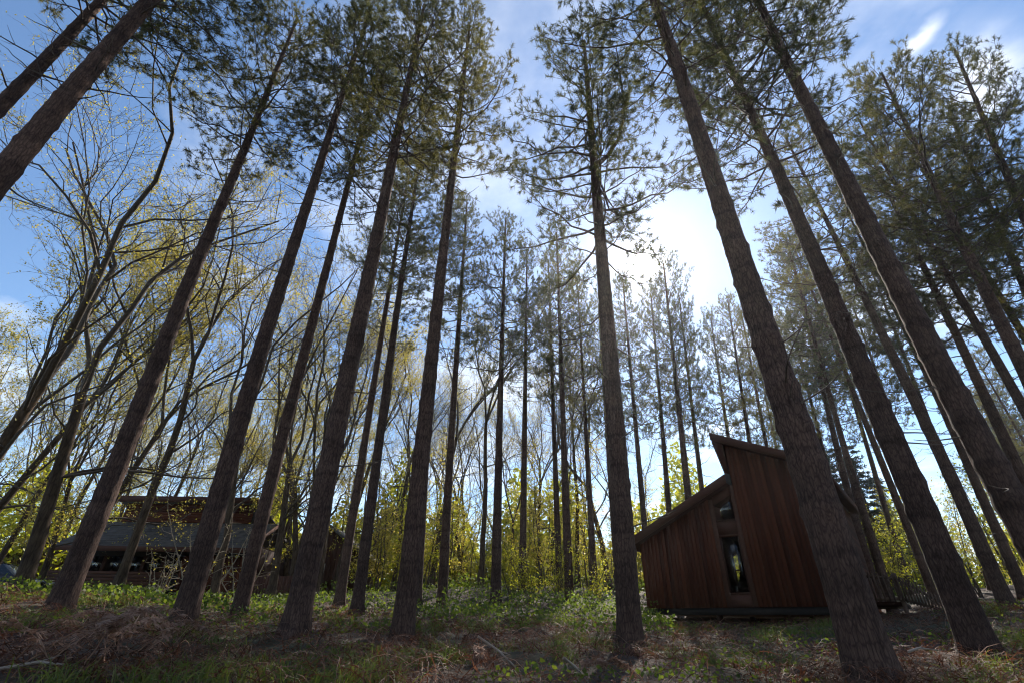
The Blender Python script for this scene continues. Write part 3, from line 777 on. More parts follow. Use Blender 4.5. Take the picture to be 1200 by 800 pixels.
# ------------------------------------------------------------------ leafy understory
def sapling(seed, H, nst, spread, nl, size, mat, wmat=None, droop=0.0):
    rng = np.random.default_rng(seed); mb = MB(); LP = []
    for k in range(nst):
        az = rng.uniform(0, 6.28); an = rng.uniform(0.02, 0.5) * spread
        d = np.array([math.cos(az) * math.sin(an), math.sin(az) * math.sin(an), math.cos(an)])
        h = H * rng.uniform(.65, 1.0); n_ = 9
        P = [np.array([math.cos(az), math.sin(az), 0]) * 0.1]
        for i in range(n_):
            d = unit(d + rng.normal(size=3) * .09 + np.array([0, 0, .05])); P.append(P[-1] + d * h / n_)
        P = np.array(P); P[0, 2] -= 0.15
        mb.tube(P, np.linspace(.013 + .004 * H, .006, n_ + 1), 5, False)
        for q in range(int(h * 5)):
            u = rng.uniform(.15, 1.0) * n_; i = min(n_ - 1, int(u)); pb = P[i] + (P[i + 1] - P[i]) * (u - i)
            a2 = rng.uniform(0, 6.28); L = rng.uniform(.35, 1.0) * (0.35 + .17 * H) * (1.1 - .7 * u / n_)
            dd = unit(np.array([math.cos(a2), math.sin(a2), rng.uniform(.0, .7) - droop]))
            pm = pb + dd * L * .5 + rng.normal(size=3) * .04; pe = pb + dd * L + np.array([0, 0, -droop * L * .3])
            mb.tube([pb, pm, pe], [.010, .007, .003], 3, False)
            m_ = max(1, int(nl * L / 1.0))
            f = rng.uniform(.15, 1.05, (m_, 1))
            LP.append(np.where(f < .5, pb + (pm - pb) * f * 2, pm + (pe - pm) * (f - .5) * 2) + rng.normal(size=(m_, 3)) * .10)
    V, Q = leaf_cloud(np.concatenate(LP), rng, size)
    w = mb.mesh('sapling_stems', True); f = mesh_np('sapling_leaves', V, Q=Q)
    w.materials.append(wmat or M_DECB); f.materials.append(mat)
    return w, f
SAP = [sapling(1, 7.0, 3, .6, 26, .11, M_LEAFG), sapling(2, 5.0, 5, 1.0, 26, .10, M_LEAFG), sapling(3, 8.5, 2, .5, 24, .11, M_LEAF), sapling(4, 3.2, 6, 1.3, 30, .085, M_LEAFG), sapling(5, 9.5, 3, .5, 22, .12, M_LEAF)]
def sap(px, F, k, s, label, group, cat='shrub', name='leafy_shrub', rz=None):
    p = at(px, 692, F)
    root = thing(name, label, cat, (p[0], F, gz(p[0], F)), rg.uniform(0, 6.28) if rz is None else rz, group)
    root.scale = (s, s, s)
    w, f = SAP[k]
    link('stems', w, None, root); link('leaves', f, None, root, kind='stuff')
for px in np.linspace(425, 775, 40):
    F = rg.uniform(30, 50)
    sap(px + rg.uniform(-8, 8), F, rg.choice([0, 1, 2, 3, 4, 4, 2]), rg.uniform(.8, 1.15), 'young yellow green tree in the thicket behind the bramble bank', 'young leafy trees of the thicket', 'tree', 'sapling')
for px in np.linspace(-30, 420, 26):
    F = rg.uniform(36, 54)
    sap(px + rg.uniform(-8, 8), F, rg.choice([0, 2, 4, 4]), rg.uniform(.8, 1.3), 'young golden leaved tree behind the slate roofed lodge', 'young leafy trees behind the lodges', 'tree', 'sapling')
for px, F, k, s in [(1010,31,1,1.1),(1030,34,0,.9),(1055,30,3,1.3),(1080,33,1,1.1),(1105,26,0,.85),(1125,29,1,1.2),(1150,24,0,.9),(1172,27,2,.75),(1195,22,1,1.2),(1215,25,0,1.0),(1140,32,4,.8),(1095,36,0,1.1),(1180,34,4,.85),(980,33,1,1.1),(1060,38,4,.7),(1085,36,4,.9),(1120,37,4,1.0),(1160,36,4,.95),(1200,35,4,.9),(1020,37,0,1.0),(1040,30,1,.9)]:
    sap(px, F, k, s, 'bright lime green bush beyond the picket fence', 'lime green bushes beyond the fence')
for px, F, k, s in [(836,34,1,1.2),(856,32,3,1.5),(874,31,3,1.5),(864,34.5,0,.95),(815,38,1,1.3)]:
    sap(px, F, k, s, 'leafy bush behind the timber cabin', 'bushes behind the cabin')
for px, F, k, s in [(600,23,3,.7),(625,22,3,.9),(690,22,3,.8),(655,24,1,.55)]:
    sap(px, F, k, s, 'low green sapling springing from the bramble bank', 'saplings on the bramble bank', 'sapling', 'sapling')
PALE = sapling(9, 3.2, 5, 1.5, 5, .07, M_LEAF, M_TWIG)
PALE2 = sapling(10, 1.5, 8, 1.2, 6, .06, M_LEAF, M_TWIG)
for (me_, px, F, s, lab) in [(PALE, 232, 20, 1.25, 'pale twiggy shrub arching in front of the slate roof, few leaves'), (PALE, 282, 22, 1.1, 'pale twiggy shrub before the vertical boarded wall of the slate roofed lodge'),
                             (PALE2, 186, 17, 1.1, 'small pale twiggy shrub below the lodge\'s boarded balustrade')]:
    p = at(px, 695, F)
    root = thing('twiggy_shrub', lab, 'shrub', (p[0], F, gz(p[0], F)), px * .1); root.scale = (s, s, s)
    link('stems', me_[0], None, root); link('leaves', me_[1], None, root, kind='stuff')

# dark spruce beyond the fence
def spruce(seed, H):
    rng = np.random.default_rng(seed); mb = MB(); TP = []; TA = []
    z = .8
    while z < H:
        t = z / H; L = (1 - t) * .22 * H + .15
        for k in range(6):
            az = rng.uniform(0, 6.28); l = L * rng.uniform(.7, 1.1)
            o = np.array([math.cos(az), math.sin(az), -.12]); side = np.array([-math.sin(az), math.cos(az), 0])
            p0 = np.array([0, 0, z]); p1 = p0 + o * l
            mb.tube([p0, p0 + o * l * .5 - np.array([0, 0, .08 * l]), p1], [.02, .014, .005], 3, False)
            for q in range(int(6 + l * 7)):
                u = rng.uniform(.1, 1); b = p0 + o * l * u
                d = unit(o + side * rng.uniform(-1.2, 1.2)); TP.append(b + d * rng.uniform(0, .35)); TA.append(d + np.array([0, 0, -.3]))
        z += rng.uniform(.2, .3)
    V, T = needle_cloud(np.array(TP), np.array(TA), rng, K=9, ln=.15, w=.022)
    t = MB(); t.tube([(0, 0, -.3), (0, 0, H * .5), (0, 0, H)], [.02 * H, .012 * H, .01], 8, False)
    a, b, c = t.mesh('spruce_trunk', True), mb.mesh('spruce_branches', True), mesh_np('spruce_needles', V, T)
    a.materials.append(M_PINEF); b.materials.append(M_PBR); c.materials.append(M_SPRUCE)
    return a, b, c
SPR = spruce(3, 8)
for px, F, s in [(1030, 45, 1.8), (1050, 42, 1.7), (1008, 44, 1.75), (1072, 46, 1.5), (990, 46, 1.7)]:
    p = at(px, 692, F)
    root = thing('spruce_tree', 'dark dense young spruce beyond the picket fence', 'tree', (p[0], F, gz(p[0], F)), px, 'dark young spruces'); root.scale = (s, s, s)
    link('trunk', SPR[0], None, root); c = link('crown', SPR[1], None, root); link('foliage', SPR[2], None, c, kind='stuff')

# far wood, one mass
rng = np.random.default_rng(77)
n = 150000
th = rng.uniform(-1.05, 1.05, n); R_ = rng.uniform(52, 78, n)
n2_ = 90000; th = np.concatenate([th, rng.uniform(-.45, .42, n2_)]); R_ = np.concatenate([R_, rng.uniform(46, 62, n2_)]); n += n2_
th = np.concatenate([th, rng.uniform(1.05, 2 * math.pi - 1.05, 130000)]); R_ = np.concatenate([R_, rng.uniform(60, 78, 130000)]); n += 130000
X = R_ * np.sin(th); Y = R_ * np.cos(th)
tops = np.where(np.cos(th) > .45, 7, 12) + 3 * np.sin(th * 23) + 2 * np.sin(th * 57 + 1) + 2 * np.sin(R_ * .3)
Z = ground_z(X, Y) + tops * rng.uniform(0, 1, n) ** .8
V, Q = leaf_cloud(np.stack([X, Y, Z], 1), rng, .42)
link('far_wood', mesh_np('far_wood', V, Q=Q), M_LEAFG, kind='stuff')['label'] = 'far yellow green wood closing the view behind the trunks'
bpy.data.objects['far_wood']['category'] = 'woodland'

# ------------------------------------------------------------------ timber cabin (right)
AZ = math.radians(39)
T0 = at(888, 710, 18)
cab = thing('timber_cabin', 'dark red cedar cabin on posts with two opposed sloping roofs and tall window', 'cabin', tuple(T0), -AZ)
ul = np.array([math.cos(AZ), -math.sin(AZ), 0]); wv = np.array([math.sin(AZ), math.cos(AZ), 0])
def loc_px(x, y, depth):
    r = ray(x, y); O = np.array([0, 0, CAMZ])
    t = ((T0 + wv * depth - O) @ wv) / (r @ wv); P = O + r * t - T0
    return float(P @ ul), float(P[2])
XL, XR, DEP = -3.85, 2.6, 8.7
def low_under(x): return 2.05 + .466 * (x + 4.16)
def tow_under(x): return 5.44 - .49 * x
def part(name, fill, mat, parent, smooth=False, kind=None):
    mb = MB(); fill(mb); return link(name, mb.mesh(name, smooth), mat, parent, kind=kind)
front = part('front_wall', lambda m: (m.prism([(XL, 0), (-.96, 0), (-.96, low_under(-.96)), (XL, low_under(XL))], .03, .12),
                                       m.prism([(.0, 0), (XR, 0), (XR, tow_under(XR)), (.0, tow_under(0))], .03, .12)), M_BACK, cab)
bw = .142
def boards(x0, x1, top, parent, mat, y0=-.005, th=.03, zb=-.02, w=bw):
    nb = max(1, round((x1 - x0) / w)); ww = (x1 - x0) / nb
    for k in range(nb):
        a, b = x0 + k * ww + .006, x0 + (k + 1) * ww - .006
        j = rb.uniform(-.004, .004)
        part('board', lambda m: m.prism([(a, zb), (b, zb), (b, top(b)), (a, top(a))], y0 + j, y0 + th + j), mat, parent)
rb = random.Random(3)
boards(XL - .03, -.97, low_under, front, M_CEDAR)
boards(.02, XR + .03, tow_under, front, M_CEDAR)
# window column
win = part('window', lambda m: (m.box(-.96, -.80, -.035, .12, -.02, low_under(-.9) - .05), m.box(-.12, .018, -.035, .12, -.02, low_under(-.1) - .02)), M_CEDARF, cab)
part('panel', lambda m: m.box(-.80, -.12, -.015, .10, 2.25, 2.70), M_CEDARF, win)
part('panel', lambda m: m.box(-.80, -.12, -.015, .10, -.02, .36), M_CEDARF, win)
part('frame_rail', lambda m: m.box(-.80, -.12, -.028, .11, 2.18, 2.249), M_CEDARD, win)
part('frame_rail', lambda m: m.box(-.80, -.12, -.028, .11, 2.701, 2.76), M_CEDARD, win)
part('frame_rail', lambda m: m.box(-.80, -.12, -.030, .11, .361, .42), M_CEDARD, win)
part('frame_head', lambda m: m.prism([(-.80, low_under(-.8) - .32), (-.12, low_under(-.12) - .32), (-.12, low_under(-.12) - .03), (-.80, low_under(-.8) - .03)], -.02, .11), M_CEDARF, win)
part('frame_stile', lambda m: (m.box(-.799, -.75, -.025, .10, .42, 2.18), m.box(-.17, -.121, -.025, .10, .42, 2.18)), M_CEDARD, win)
part('pane', lambda m: m.prism([(-.80, 2.76), (-.12, 2.76), (-.12, low_under(-.12) - .32), (-.80, low_under(-.8) - .32)], .035, .05), M_GLASS, win)
part('pane', lambda m: m.box(-.75, -.17, .035, .05, .42, 2.18), M_GLASS, win)
# other walls (hollow room)
part('side_wall', lambda m: m.box(XL, XL + .1, .121, DEP - .1, 0, low_under(XL)), M_CEDARD, cab)
sw = part('side_wall', lambda m: m.box(XR - .1, XR, .121, DEP - .1, 0, tow_under(XR)), M_BACK, cab)
for k in range(30):
    z0 = .0 + k * .135
    if z0 + .13 > tow_under(XR): break
    part('board', lambda m: m.box(XR + .001, XR + .028, .03, DEP - .02, z0, z0 + .126), M_CEDAR, sw)
part('tower_side', lambda m: (m.box(.0, .10, .121, DEP - .1, low_under(0) + .25, tow_under(.1) - .01)), M_CEDARD, cab)
(ax_, az_), (bx_, bz_) = loc_px(857, 640, DEP), loc_px(878, 697, DEP)
wx0, wx1, wz0, wz1 = min(ax_, bx_), max(ax_, bx_) + .1, max(.12, min(az_, bz_)), max(az_, bz_)
back = part('back_wall', lambda m: (m.prism([(XL, 0), (wx0, 0), (wx0, low_under(wx0)), (XL, low_under(XL))], DEP - .1, DEP),
       m.prism([(wx1, 0), (0, 0), (0, low_under(0)), (wx1, low_under(wx1))], DEP - .1, DEP),
       m.prism([(wx0, wz1), (wx1, wz1), (wx1, low_under(wx1)), (wx0, low_under(wx0))], DEP - .1, DEP),
       m.box(wx0, wx1, DEP - .1, DEP, 0, wz0),
       m.prism([(0, 0), (XR, 0), (XR, tow_under(XR)), (0, tow_under(0))], DEP - .099, DEP - .001)), M_CEDARD, cab)
bwin = part('window', lambda m: (m.box(wx0 - .05, wx1 + .05, DEP - .13, DEP - .101, (wz0 + wz1) / 2 - .04, (wz0 + wz1) / 2 + .04), m.box(wx0 - .06, wx0 + .03, DEP - .131, DEP - .102, wz0 - .06, wz1 + .06),
       m.box(wx1 - .03, wx1 + .06, DEP - .131, DEP - .102, wz0 - .06, wz1 + .06)), M_CEDARD, cab)
part('pane', lambda m: m.box(wx0 + .03, wx1 - .03, DEP - .06, DEP - .05, wz0, wz1), M_GLASS, bwin)
part('floor', lambda m: m.box(XL + .02, XR - .02, .125, DEP - .02, -.20, -.03), M_CEDARD, cab)
part('floor_beam', lambda m: (m.box(XL, XR, .06, .119, -.24, -.03)), M_BACK, cab)
for x in (-3.6, -1.4, .75, 2.4):
    for y in (.35, 4.3, 8.3):
        part('post', lambda m: m.box(x - .08, x + .08, y - .08, y + .08, -1.6, -.201), M_CEDARD, cab)
# roofs
def sloped(m, x0, z0, x1, z1, th, d0, d1): m.prism([(x0, z0), (x1, z1), (x1, z1 + th), (x0, z0 + th)], d0, d1)
lr = part('low_roof', lambda m: sloped(m, -4.24, low_under(-4.24) + .06, -.001, low_under(0) + .06, .26, -.30, DEP + .4), M_ROOF, cab)
part('fascia', lambda m: sloped(m, -4.26, low_under(-4.26) + .02, -.09, low_under(-.09) + .02, .31, -.345, -.301), M_CEDARF, lr)
part('soffit', lambda m: sloped(m, -4.24, low_under(-4.24) + .01, -.12, low_under(-.12) + .01, .045, -.299, DEP + .38), M_CEDARD, lr)
part('gutter_board', lambda m: m.box(-4.30, -4.241, -.34, DEP + .4, low_under(-4.24) + .0, low_under(-4.24) + .27), M_CEDARD, lr)
tr = part('tower_roof', lambda m: sloped(m, -.30, tow_under(-.30) + .06, 2.95, tow_under(2.95) + .06, .24, -.30, DEP + .4), M_ROOF, cab)
part('fascia', lambda m: sloped(m, -.34, tow_under(-.34) + .02, 2.98, tow_under(2.98) + .02, .30, -.345, -.301), M_CEDARF, tr)
part('soffit', lambda m: sloped(m, -.30, tow_under(-.30) + .01, 2.95, tow_under(2.95) + .01, .045, -.299, DEP + .38), M_CEDARD, tr)
part('gutter_board', lambda m: m.box(2.951, 3.01, -.34, DEP + .4, tow_under(2.95) + .0, tow_under(2.95) + .26), M_CEDARD, tr)
part('tower_edge', lambda m: m.prism([(-.33, tow_under(-.33) + .0), (-.001, tow_under(0) - .0), (-.001, low_under(0) + .30), (-.09, low_under(-.1) + .34)], -.29, .1), M_CEDARD, tr)
fl = part('flue', lambda m: m.cyl((-.35, 1.6, 3.7), .085, 1.35, 14), M_STEEL, cab, True)
part('flue_cap', lambda m: (m.cyl((-.35, 1.6, 5.08), .13, .07, 14), m.cyl((-.35, 1.6, 5.16), .10, .10, 14)), M_STEEL, fl)
# picket fence down from the deck at the cabin's side
FD = 2.2
p_a = loc_px(1004, 672, FD); p_b = loc_px(1048, 675, FD); p_c = loc_px(1122, 713, FD)
q_b = loc_px(1048, 703, FD); q_c = loc_px(1122, 722, FD)
fen = thing('picket_fence', 'dark timber picket fence running down from the cabin\'s side', 'fence', tuple(T0 + wv * FD), -AZ)
def lerp(a, b, t): return a + (b - a) * t
for (A, B, qA, qB, npk) in ((( max(p_a[0], XR + .05), p_a[1]), p_b, q_b[1], q_b[1], 8), (p_b, p_c, q_b[1], q_c[1], 17)):
    for nm, off in (('rail', -.02), ('rail', None)):
        def rail(m):
            z0, z1 = (A[1] - .05, B[1] - .05) if off is not None else (qA + .05, qB + .05)
            m.prism([(A[0], z0 - .045), (B[0], z1 - .045), (B[0], z1 + .045), (A[0], z0 + .045)], .031, .075)
        part(nm, rail, M_FENCE, fen)
    for k in range(npk):
        t = (k + .5) / npk; x = lerp(A[0], B[0], t); zt = lerp(A[1], B[1], t) + .09 + rb.uniform(-.02, .02); zb = lerp(qA, qB, t) - .03
        part('picket', lambda m: m.prism([(x - .024, zb), (x + .024, zb), (x + .024, zt - .03), (x, zt), (x - .024, zt - .03)], .0, .028), M_FENCE, fen)
for (x, zt) in ((p_b[0], p_b[1]), (p_c[0], p_c[1]), (XR + .12, p_a[1])):
    part('post', lambda m: m.box(x - .06, x + .06, .077, .197, -1.3, zt + .12), M_FENCE, fen)
part('deck', lambda m: m.box(XR + .03, p_b[0], .2, 3.5, q_b[1] - .12, q_b[1] - .02), M_CEDARD, cab).location = (0, FD, 0)

# ------------------------------------------------------------------ slate roofed lodge (left)
YL = 28.0
pe0, pe1 = at(62, 637, YL), at(289, 643, YL)
X0, X1 = pe0[0], pe1[0]; ZE = (pe0[2] + pe1[2]) / 2
ZT = at(200, 612, 31)[2]; ZU = at(200, 582, 30.4)[2]
ux0, ux1 = at(137, 582, 30.4)[0], at(304, 582, 30.4)[0]
gb = gz((X0 + X1) / 2, YL)
lod = thing('slate_lodge', 'broad dark timber lodge with slate lean-to roof below a boarded clerestory', 'lodge', (0, YL, gb))
def lpart(n_, fill, mat, parent=None, **k): return part(n_, fill, mat, parent or lod, **k)
zE, zT, zU = ZE - gb, ZT - gb, ZU - gb
rf = lpart('roof', lambda m: m.prism([(0, zE - .04), (3.0, zT - .04), (3.0, zT + .0), (0, zE + .0)], X0, X1, 'x'), M_ROOF)
def slates(m):
    rs = random.Random(8); nr = 15; sl = math.hypot(3.0, zT - zE); 
    for r_ in range(nr):
        x = X0 - rs.uniform(0, .3)
        while x < X1:
            w = rs.uniform(.24, .36); a = max(x, X0 - .03); b = min(x + w, X1 + .03)
            if b - a > .05:
                t0, t1 = r_ / nr - .012, (r_ + 1) / nr
                y0, y1 = 3 * t0, 3 * t1; z0, z1 = lerp(zE, zT, t0), lerp(zE, zT, t1)
                l = .035 + rs.uniform(0, .02)
                V = [(a + .004, y0, z0 + l), (b - .004, y0, z0 + l), (b - .004, y1, z1 + .008), (a + .004, y1, z1 + .008), (a + .004, y0, z0 + .002), (b - .004, y0, z0 + .002)]
                m.add(V, [(0, 1, 2, 3), (4, 5, 1, 0)])
            x += w
lpart('slates', slates, M_SLATE, rf, kind='stuff')
lpart('fascia', lambda m: m.box(X0 - .02, X1 + .02, -.06, -.021, zE - .24, zE + .01), M_CEDARF, rf)
lpart('barge_board', lambda m: m.prism([(-.02, zE - .2), (3.0, zT - .2), (3.0, zT + .02), (-.02, zE + .02)], X1 + .031, X1 + .075, 'x'), M_CEDARF, rf)
lpart('barge_board', lambda m: m.prism([(-.02, zE - .2), (3.0, zT - .2), (3.0, zT + .02), (-.02, zE + .02)], X0 - .075, X0 - .031, 'x'), M_CEDARF, rf)
ucl = lpart('clerestory_wall', lambda m: m.box(ux0 + .4, ux1 - .4, 3.0, 3.12, zT - .6, zU - .2), M_BACK)
nb = 18
for k in range(nb):
    z0 = zT + .02 + k * .15
    if z0 + .15 > zU - .15: break
    lpart('board', lambda m: m.box(ux0 + .4, ux1 - .4, 2.965, 2.995, z0, z0 + .142), M_CEDAR, ucl)
ur = lpart('upper_roof', lambda m: m.prism([(2.4, zU - .1), (8.5, zU - 2.0), (8.5, zU - 1.8), (2.4, zU + .0)], ux0, ux1, 'x'), M_ROOF)
lpart('fascia', lambda m: m.box(ux0 - .03, ux1 + .03, 2.33, 2.399, zU - .3, zU + .04), M_CEDARF, ur)
wx_l, wx_r = X0 + 1.2, X1 - .25
mw = lpart('front_wall', lambda m: (m.box(wx_l, wx_r, 1.1, 1.2, -.8, 1.1), m.box(wx_l, wx_r, 1.1, 1.2, zE - .35, zE + .3)), M_BACK)
xb = wx_l + .6 * (wx_r - wx_l)
def lboards(x0, x1, z0, z1, y):
    k = max(1, round((x1 - x0) / .15)); ww = (x1 - x0) / k
    for i in range(k):
        a = x0 + i * ww
        lpart('board', lambda m: m.box(a + .005, a + ww - .005, y + rb.uniform(-.004, .004), y + .03, z0, z1), M_CEDAR, mw)
lboards(xb, wx_r, -.5, zE - .3, 1.06)
x = wx_l
for k in range(5):
    xe = x + (xb - wx_l) / 5
    wn_ = lpart('window', lambda m: (m.box(x, x + .09, 1.08, 1.2, 1.1, zE - .35), m.box(xe - .09, xe - .01, 1.08, 1.2, 1.1, zE - .35), m.box(x + .09, xe - .09, 1.08, 1.2, 1.1, 1.18)), M_CEDARD)
    lpart('pane', lambda m: m.box(x + .09, xe - .09, 1.13, 1.15, 1.18, zE - .35), M_GLASS, wn_)
    x = xe
lpart('side_wall', lambda m: m.box(wx_r - .1, wx_r, 1.21, 8, -.8, zE + .3), M_CEDARD)
lpart('side_wall', lambda m: m.box(wx_l, wx_l + .1, 1.21, 8, -.8, zE + .3), M_CEDARD)
lpart('back_wall', lambda m: m.box(wx_l, wx_r, 8.01, 8.1, -.8, zE + .3), M_CEDARD)
lpart('floor', lambda m: m.box(wx_l + .1, wx_r - .1, 1.21, 8, -.1, 0), M_ROOM)
lpart('ceiling', lambda m: m.box(wx_l, wx_r, 1.21, 8.1, zE + .301, zE + .36), M_CEDARD)
bal = lpart('balustrade', lambda m: [m.box(X0 + .5 + i * 1.55, X0 + .6 + i * 1.55, .0, .1, -.8, 1.15) for i in range(5)], M_CEDARD)
for k in range(7):
    lpart('board', lambda m: m.box(X0 + .4, X0 + 6.9, -.04, -.002, .02 + k * .16, .16 + k * .16), M_CEDARF, bal)
# board fence right of the lodge
a0, a1 = at(293, 686, 27.5), at(346, 686, 27.5)
bf = thing('board_fence', 'low brown board fence beside the slate roofed lodge', 'fence', (a0[0], 27.5, gz(a0[0], 27.5)))
zt = at(320, 674, 27.5)[2] - gz(a0[0], 27.5)
k = 0; x = 0.0
while x < a1[0] - a0[0]:
    part('board', lambda m: m.box(x, x + .135, 0, .025, -.2, zt + rb.uniform(-.02, .02)), M_CEDARF, bf); x += .145
part('rail', lambda m: m.box(0, a1[0] - a0[0], .027, .07, zt - .25, zt - .15), M_CEDARF, bf)
part('rail', lambda m: m.box(0, a1[0] - a0[0], .027, .07, .15, .25), M_CEDARF, bf)

# small far lodge between trunks, and a brown one behind the cars
def small_lodge(label, pxl, pxr, ypk, yev, F, peak=0.5, skylight=False):
    l, r = at(pxl, yev, F), at(pxr, yev, F); pk = at((pxl + pxr) / 2, ypk, F)
    xm = (l[0] + r[0]) / 2; g = gz(xm, F)
    o = thing('small_lodge', label, 'lodge', (xm, F, g))
    hw = (r[0] - l[0]) / 2; ze = l[2] - g; zp = pk[2] - g; xp = -hw + 2 * hw * peak
    wl_ = part('wall', lambda m: m.prism([(-hw + .3, -.6), (hw - .3, -.6), (hw - .3, ze), (xp, zp - .15), (-hw + .3, ze)], 0, 5), M_CEDARD, o)
    k = int((2 * hw - .6) / .3)
    for i in range(k):
        a = -hw + .3 + i * .3
        def top(x): return lerp(ze, zp - .15, (x + hw - .3) / (xp + hw - .3)) if x < xp else lerp(zp - .15, ze, (x - xp) / (hw - .3 - xp))
        part('board', lambda m: m.prism([(a + .008, -.3), (a + .292, -.3), (a + .292, top(a + .292)), (a + .008, top(a + .008))], -.035, -.005), M_CEDARF, wl_)
    rf_ = part('roof', lambda m: (m.prism([(-hw - .1, ze - .18), (xp, zp - .06), (xp, zp + .1), (-hw - .1, ze - .02)], -.5, 5.3), m.prism([(xp, zp - .06), (hw + .1, ze - .18), (hw + .1, ze - .02), (xp, zp + .1)], -.5, 5.3)), M_SLATE, o)
    d = part('door', lambda m: m.box(hw - 1.5, hw - .6, -.06, -.037, -.2, 1.9), M_CEDARF, o); d['label'] = 'orange brown plank door'
    part('handle', lambda m: m.box(hw - 1.42, hw - 1.36, -.09, -.061, .85, 1.0), M_STEEL, d)
    w_ = part('window', lambda m: m.box(-hw * .4, hw * .05, -.06, -.037, 1.2, 2.1), M_WHITE, o)
    part('pane', lambda m: m.box(-hw * .4 + .06, hw * .05 - .06, -.07, -.061, 1.26, 2.04), M_CARG, w_)
small_lodge('small far timber lodge glimpsed between the pine trunks right of the slate roofed lodge', 340, 424, 616, 646, 37)
small_lodge('brown timber lodge glimpsed behind the parked cars', 0, 84, 632, 652, 42)

# ------------------------------------------------------------------ parked cars
def car(label, paint, px, F, rz, dz=0):
    p = at(px, 690, F)
    o = thing('parked_car', label, 'car', (p[0], F, gz(p[0], F) + dz), rz, 'cars parked left of the slate lodge')
    prof = [(-2.1, .35), (2.1, .35), (2.12, .62), (1.95, .82), (1.15, .95), (-1.7, 1.0), (-2.08, .9), (-2.15, .6)]
    body = part('body', lambda m: m.prism(prof, -.86, .86), paint, o)
    part('cabin', lambda m: m.add([(-1.75, -.80, .96), (1.1, -.80, .94), (.35, -.62, 1.42), (-1.25, -.62, 1.45), (-1.75, .80, .96), (1.1, .80, .94), (.35, .62, 1.42), (-1.25, .62, 1.45)],
         [(0, 1, 2, 3), (5, 4, 7, 6), (3, 2, 6, 7), (1, 5, 6, 2), (4, 0, 3, 7)]), M_CARG, o)
    part('roof', lambda m: m.box(-1.2, .3, -.6, .6, 1.425, 1.475), paint, o)
    for sx in (-1.3, 1.32):
        for sy in (-.87, .70):
            wh = part('wheel', lambda m: m.cyl((sx, sy, .32), .32, .17, 18, 'y'), M_TYRE, o, True)
            part('rim', lambda m: m.cyl((sx, sy - .012 if sy < 0 else sy + .155, .32), .19, .03, 12, 'y'), M_STEEL, wh)
    for sy in (-.6, .6):
        part('headlight', lambda m: m.box(1.98, 2.14, sy - .18, sy + .18, .64, .78), M_WHITE, o)
car('dark blue parked car beside the forked broadleaf trunk', M_CARD, -12, 26, .25, -.15)
car('silver parked car glinting behind a broadleaf trunk by the slate roofed lodge', M_CARW, 44, 30, .1, -.75)

# ------------------------------------------------------------------ undergrowth
rng = np.random.default_rng(21)
def wedge(n, f0, f1, pw=1.0, half=1.12):
    F = f0 + (f1 - f0) * rng.random(n) ** pw
    x = rng.uniform(-half, half, n) * (F + 1.5)
    return x, F
def nz2(x, y, s, o=0.0):
    return np.sin(x * s + 1.3 + o) * np.cos(y * s * 1.2 + o * 2) + .6 * np.sin(x * s * 2.1 - y * s * 1.7 + 2 + o) + .4 * np.sin(y * s * 3.3 + x * s * 2.9 + o * 3)
CAB_IN = lambda x, y: (lambda a, b: (a > XL - .1) & (a < XR + .2) & (b > -.05) & (b < DEP))((x - T0[0]) * ul[0] + (y - T0[1]) * ul[1], (x - T0[0]) * wv[0] + (y - T0[1]) * wv[1])
def fronds(x, y, Lm, hgt, rng, nodes=12, wst=.006, pl=.16):
    n = len(x)
    z = ground_z(x, y) - .02
    az = rng.uniform(0, 6.28, n); L = Lm * rng.uniform(.6, 1.25, n); h = hgt * rng.uniform(.3, 1.3, n)
    t = np.linspace(0, 1, nodes)[None, :]
    hor = L[:, None] * (t ** 1.1); ver = h[:, None] * (np.sin(t * math.pi * rng.uniform(.55, .95, n)[:, None]))
    bend = rng.normal(size=(n, 1)) * .18 * L[:, None] * t ** 2
    ca, sa = np.cos(az)[:, None], np.sin(az)[:, None]
    P = np.stack([x[:, None] + hor * ca - bend * sa, y[:, None] + hor * sa + bend * ca, z[:, None] + ver], -1)
    P += rng.normal(size=P.shape) * .006
    side = np.stack([-sa * np.ones_like(t), ca * np.ones_like(t), rng.normal(size=(n, 1)) * .5 * np.ones_like(t)], -1); side = unit(side)
    D = unit(np.gradient(P, axis=1))
    W = side * wst * (1.1 - .8 * t)[..., None]
    V1 = np.stack([P - W, P + W], 2).reshape(-1, 3)
    base = (np.arange(n)[:, None] * nodes * 2 + np.arange(nodes - 1)[None, :] * 2).reshape(-1)
    Q1 = np.stack([base, base + 1, base + 3, base + 2], 1)
    i0 = nodes // 4
    Pp = P[:, i0:]; Dp = D[:, i0:]; tt = t[:, i0:]
    V2 = []
    for sg in (-1, 1):
        l = pl * (L[:, None] / .9) * (1.05 - tt) ** .7 * rng.uniform(.5, 1.2, Pp.shape[:2])
        d = unit(side[:, i0:] * sg + Dp * .45 + rng.normal(size=Pp.shape) * .28 + np.array([0, 0, -.25]))
        E_ = Pp + d * l[..., None]
        wd = Dp * (l * .11)[..., None]
        V2.append(np.stack([Pp - wd, Pp + wd, E_], 2).reshape(-1, 3))
    V2 = np.concatenate(V2); T2 = np.arange(len(V2)).reshape(-1, 3) + len(V1)
    return np.concatenate([V1, V2]), T2, Q1
x, y = wedge(6500, 5.0, 17, 1.25)
keep = (nz2(x, y, .45) > -.75) & ~CAB_IN(x, y)
x, y = x[keep], y[keep]
V, T, Q = fronds(x, y, .7, .22, rng, pl=.14)
o = link('dead_bracken', mesh_np('dead_bracken', V, T, Q), M_BRACKEN, kind='stuff')
o['label'] = 'collapsed red brown dead bracken covering the woodland floor'; o['category'] = 'bracken'
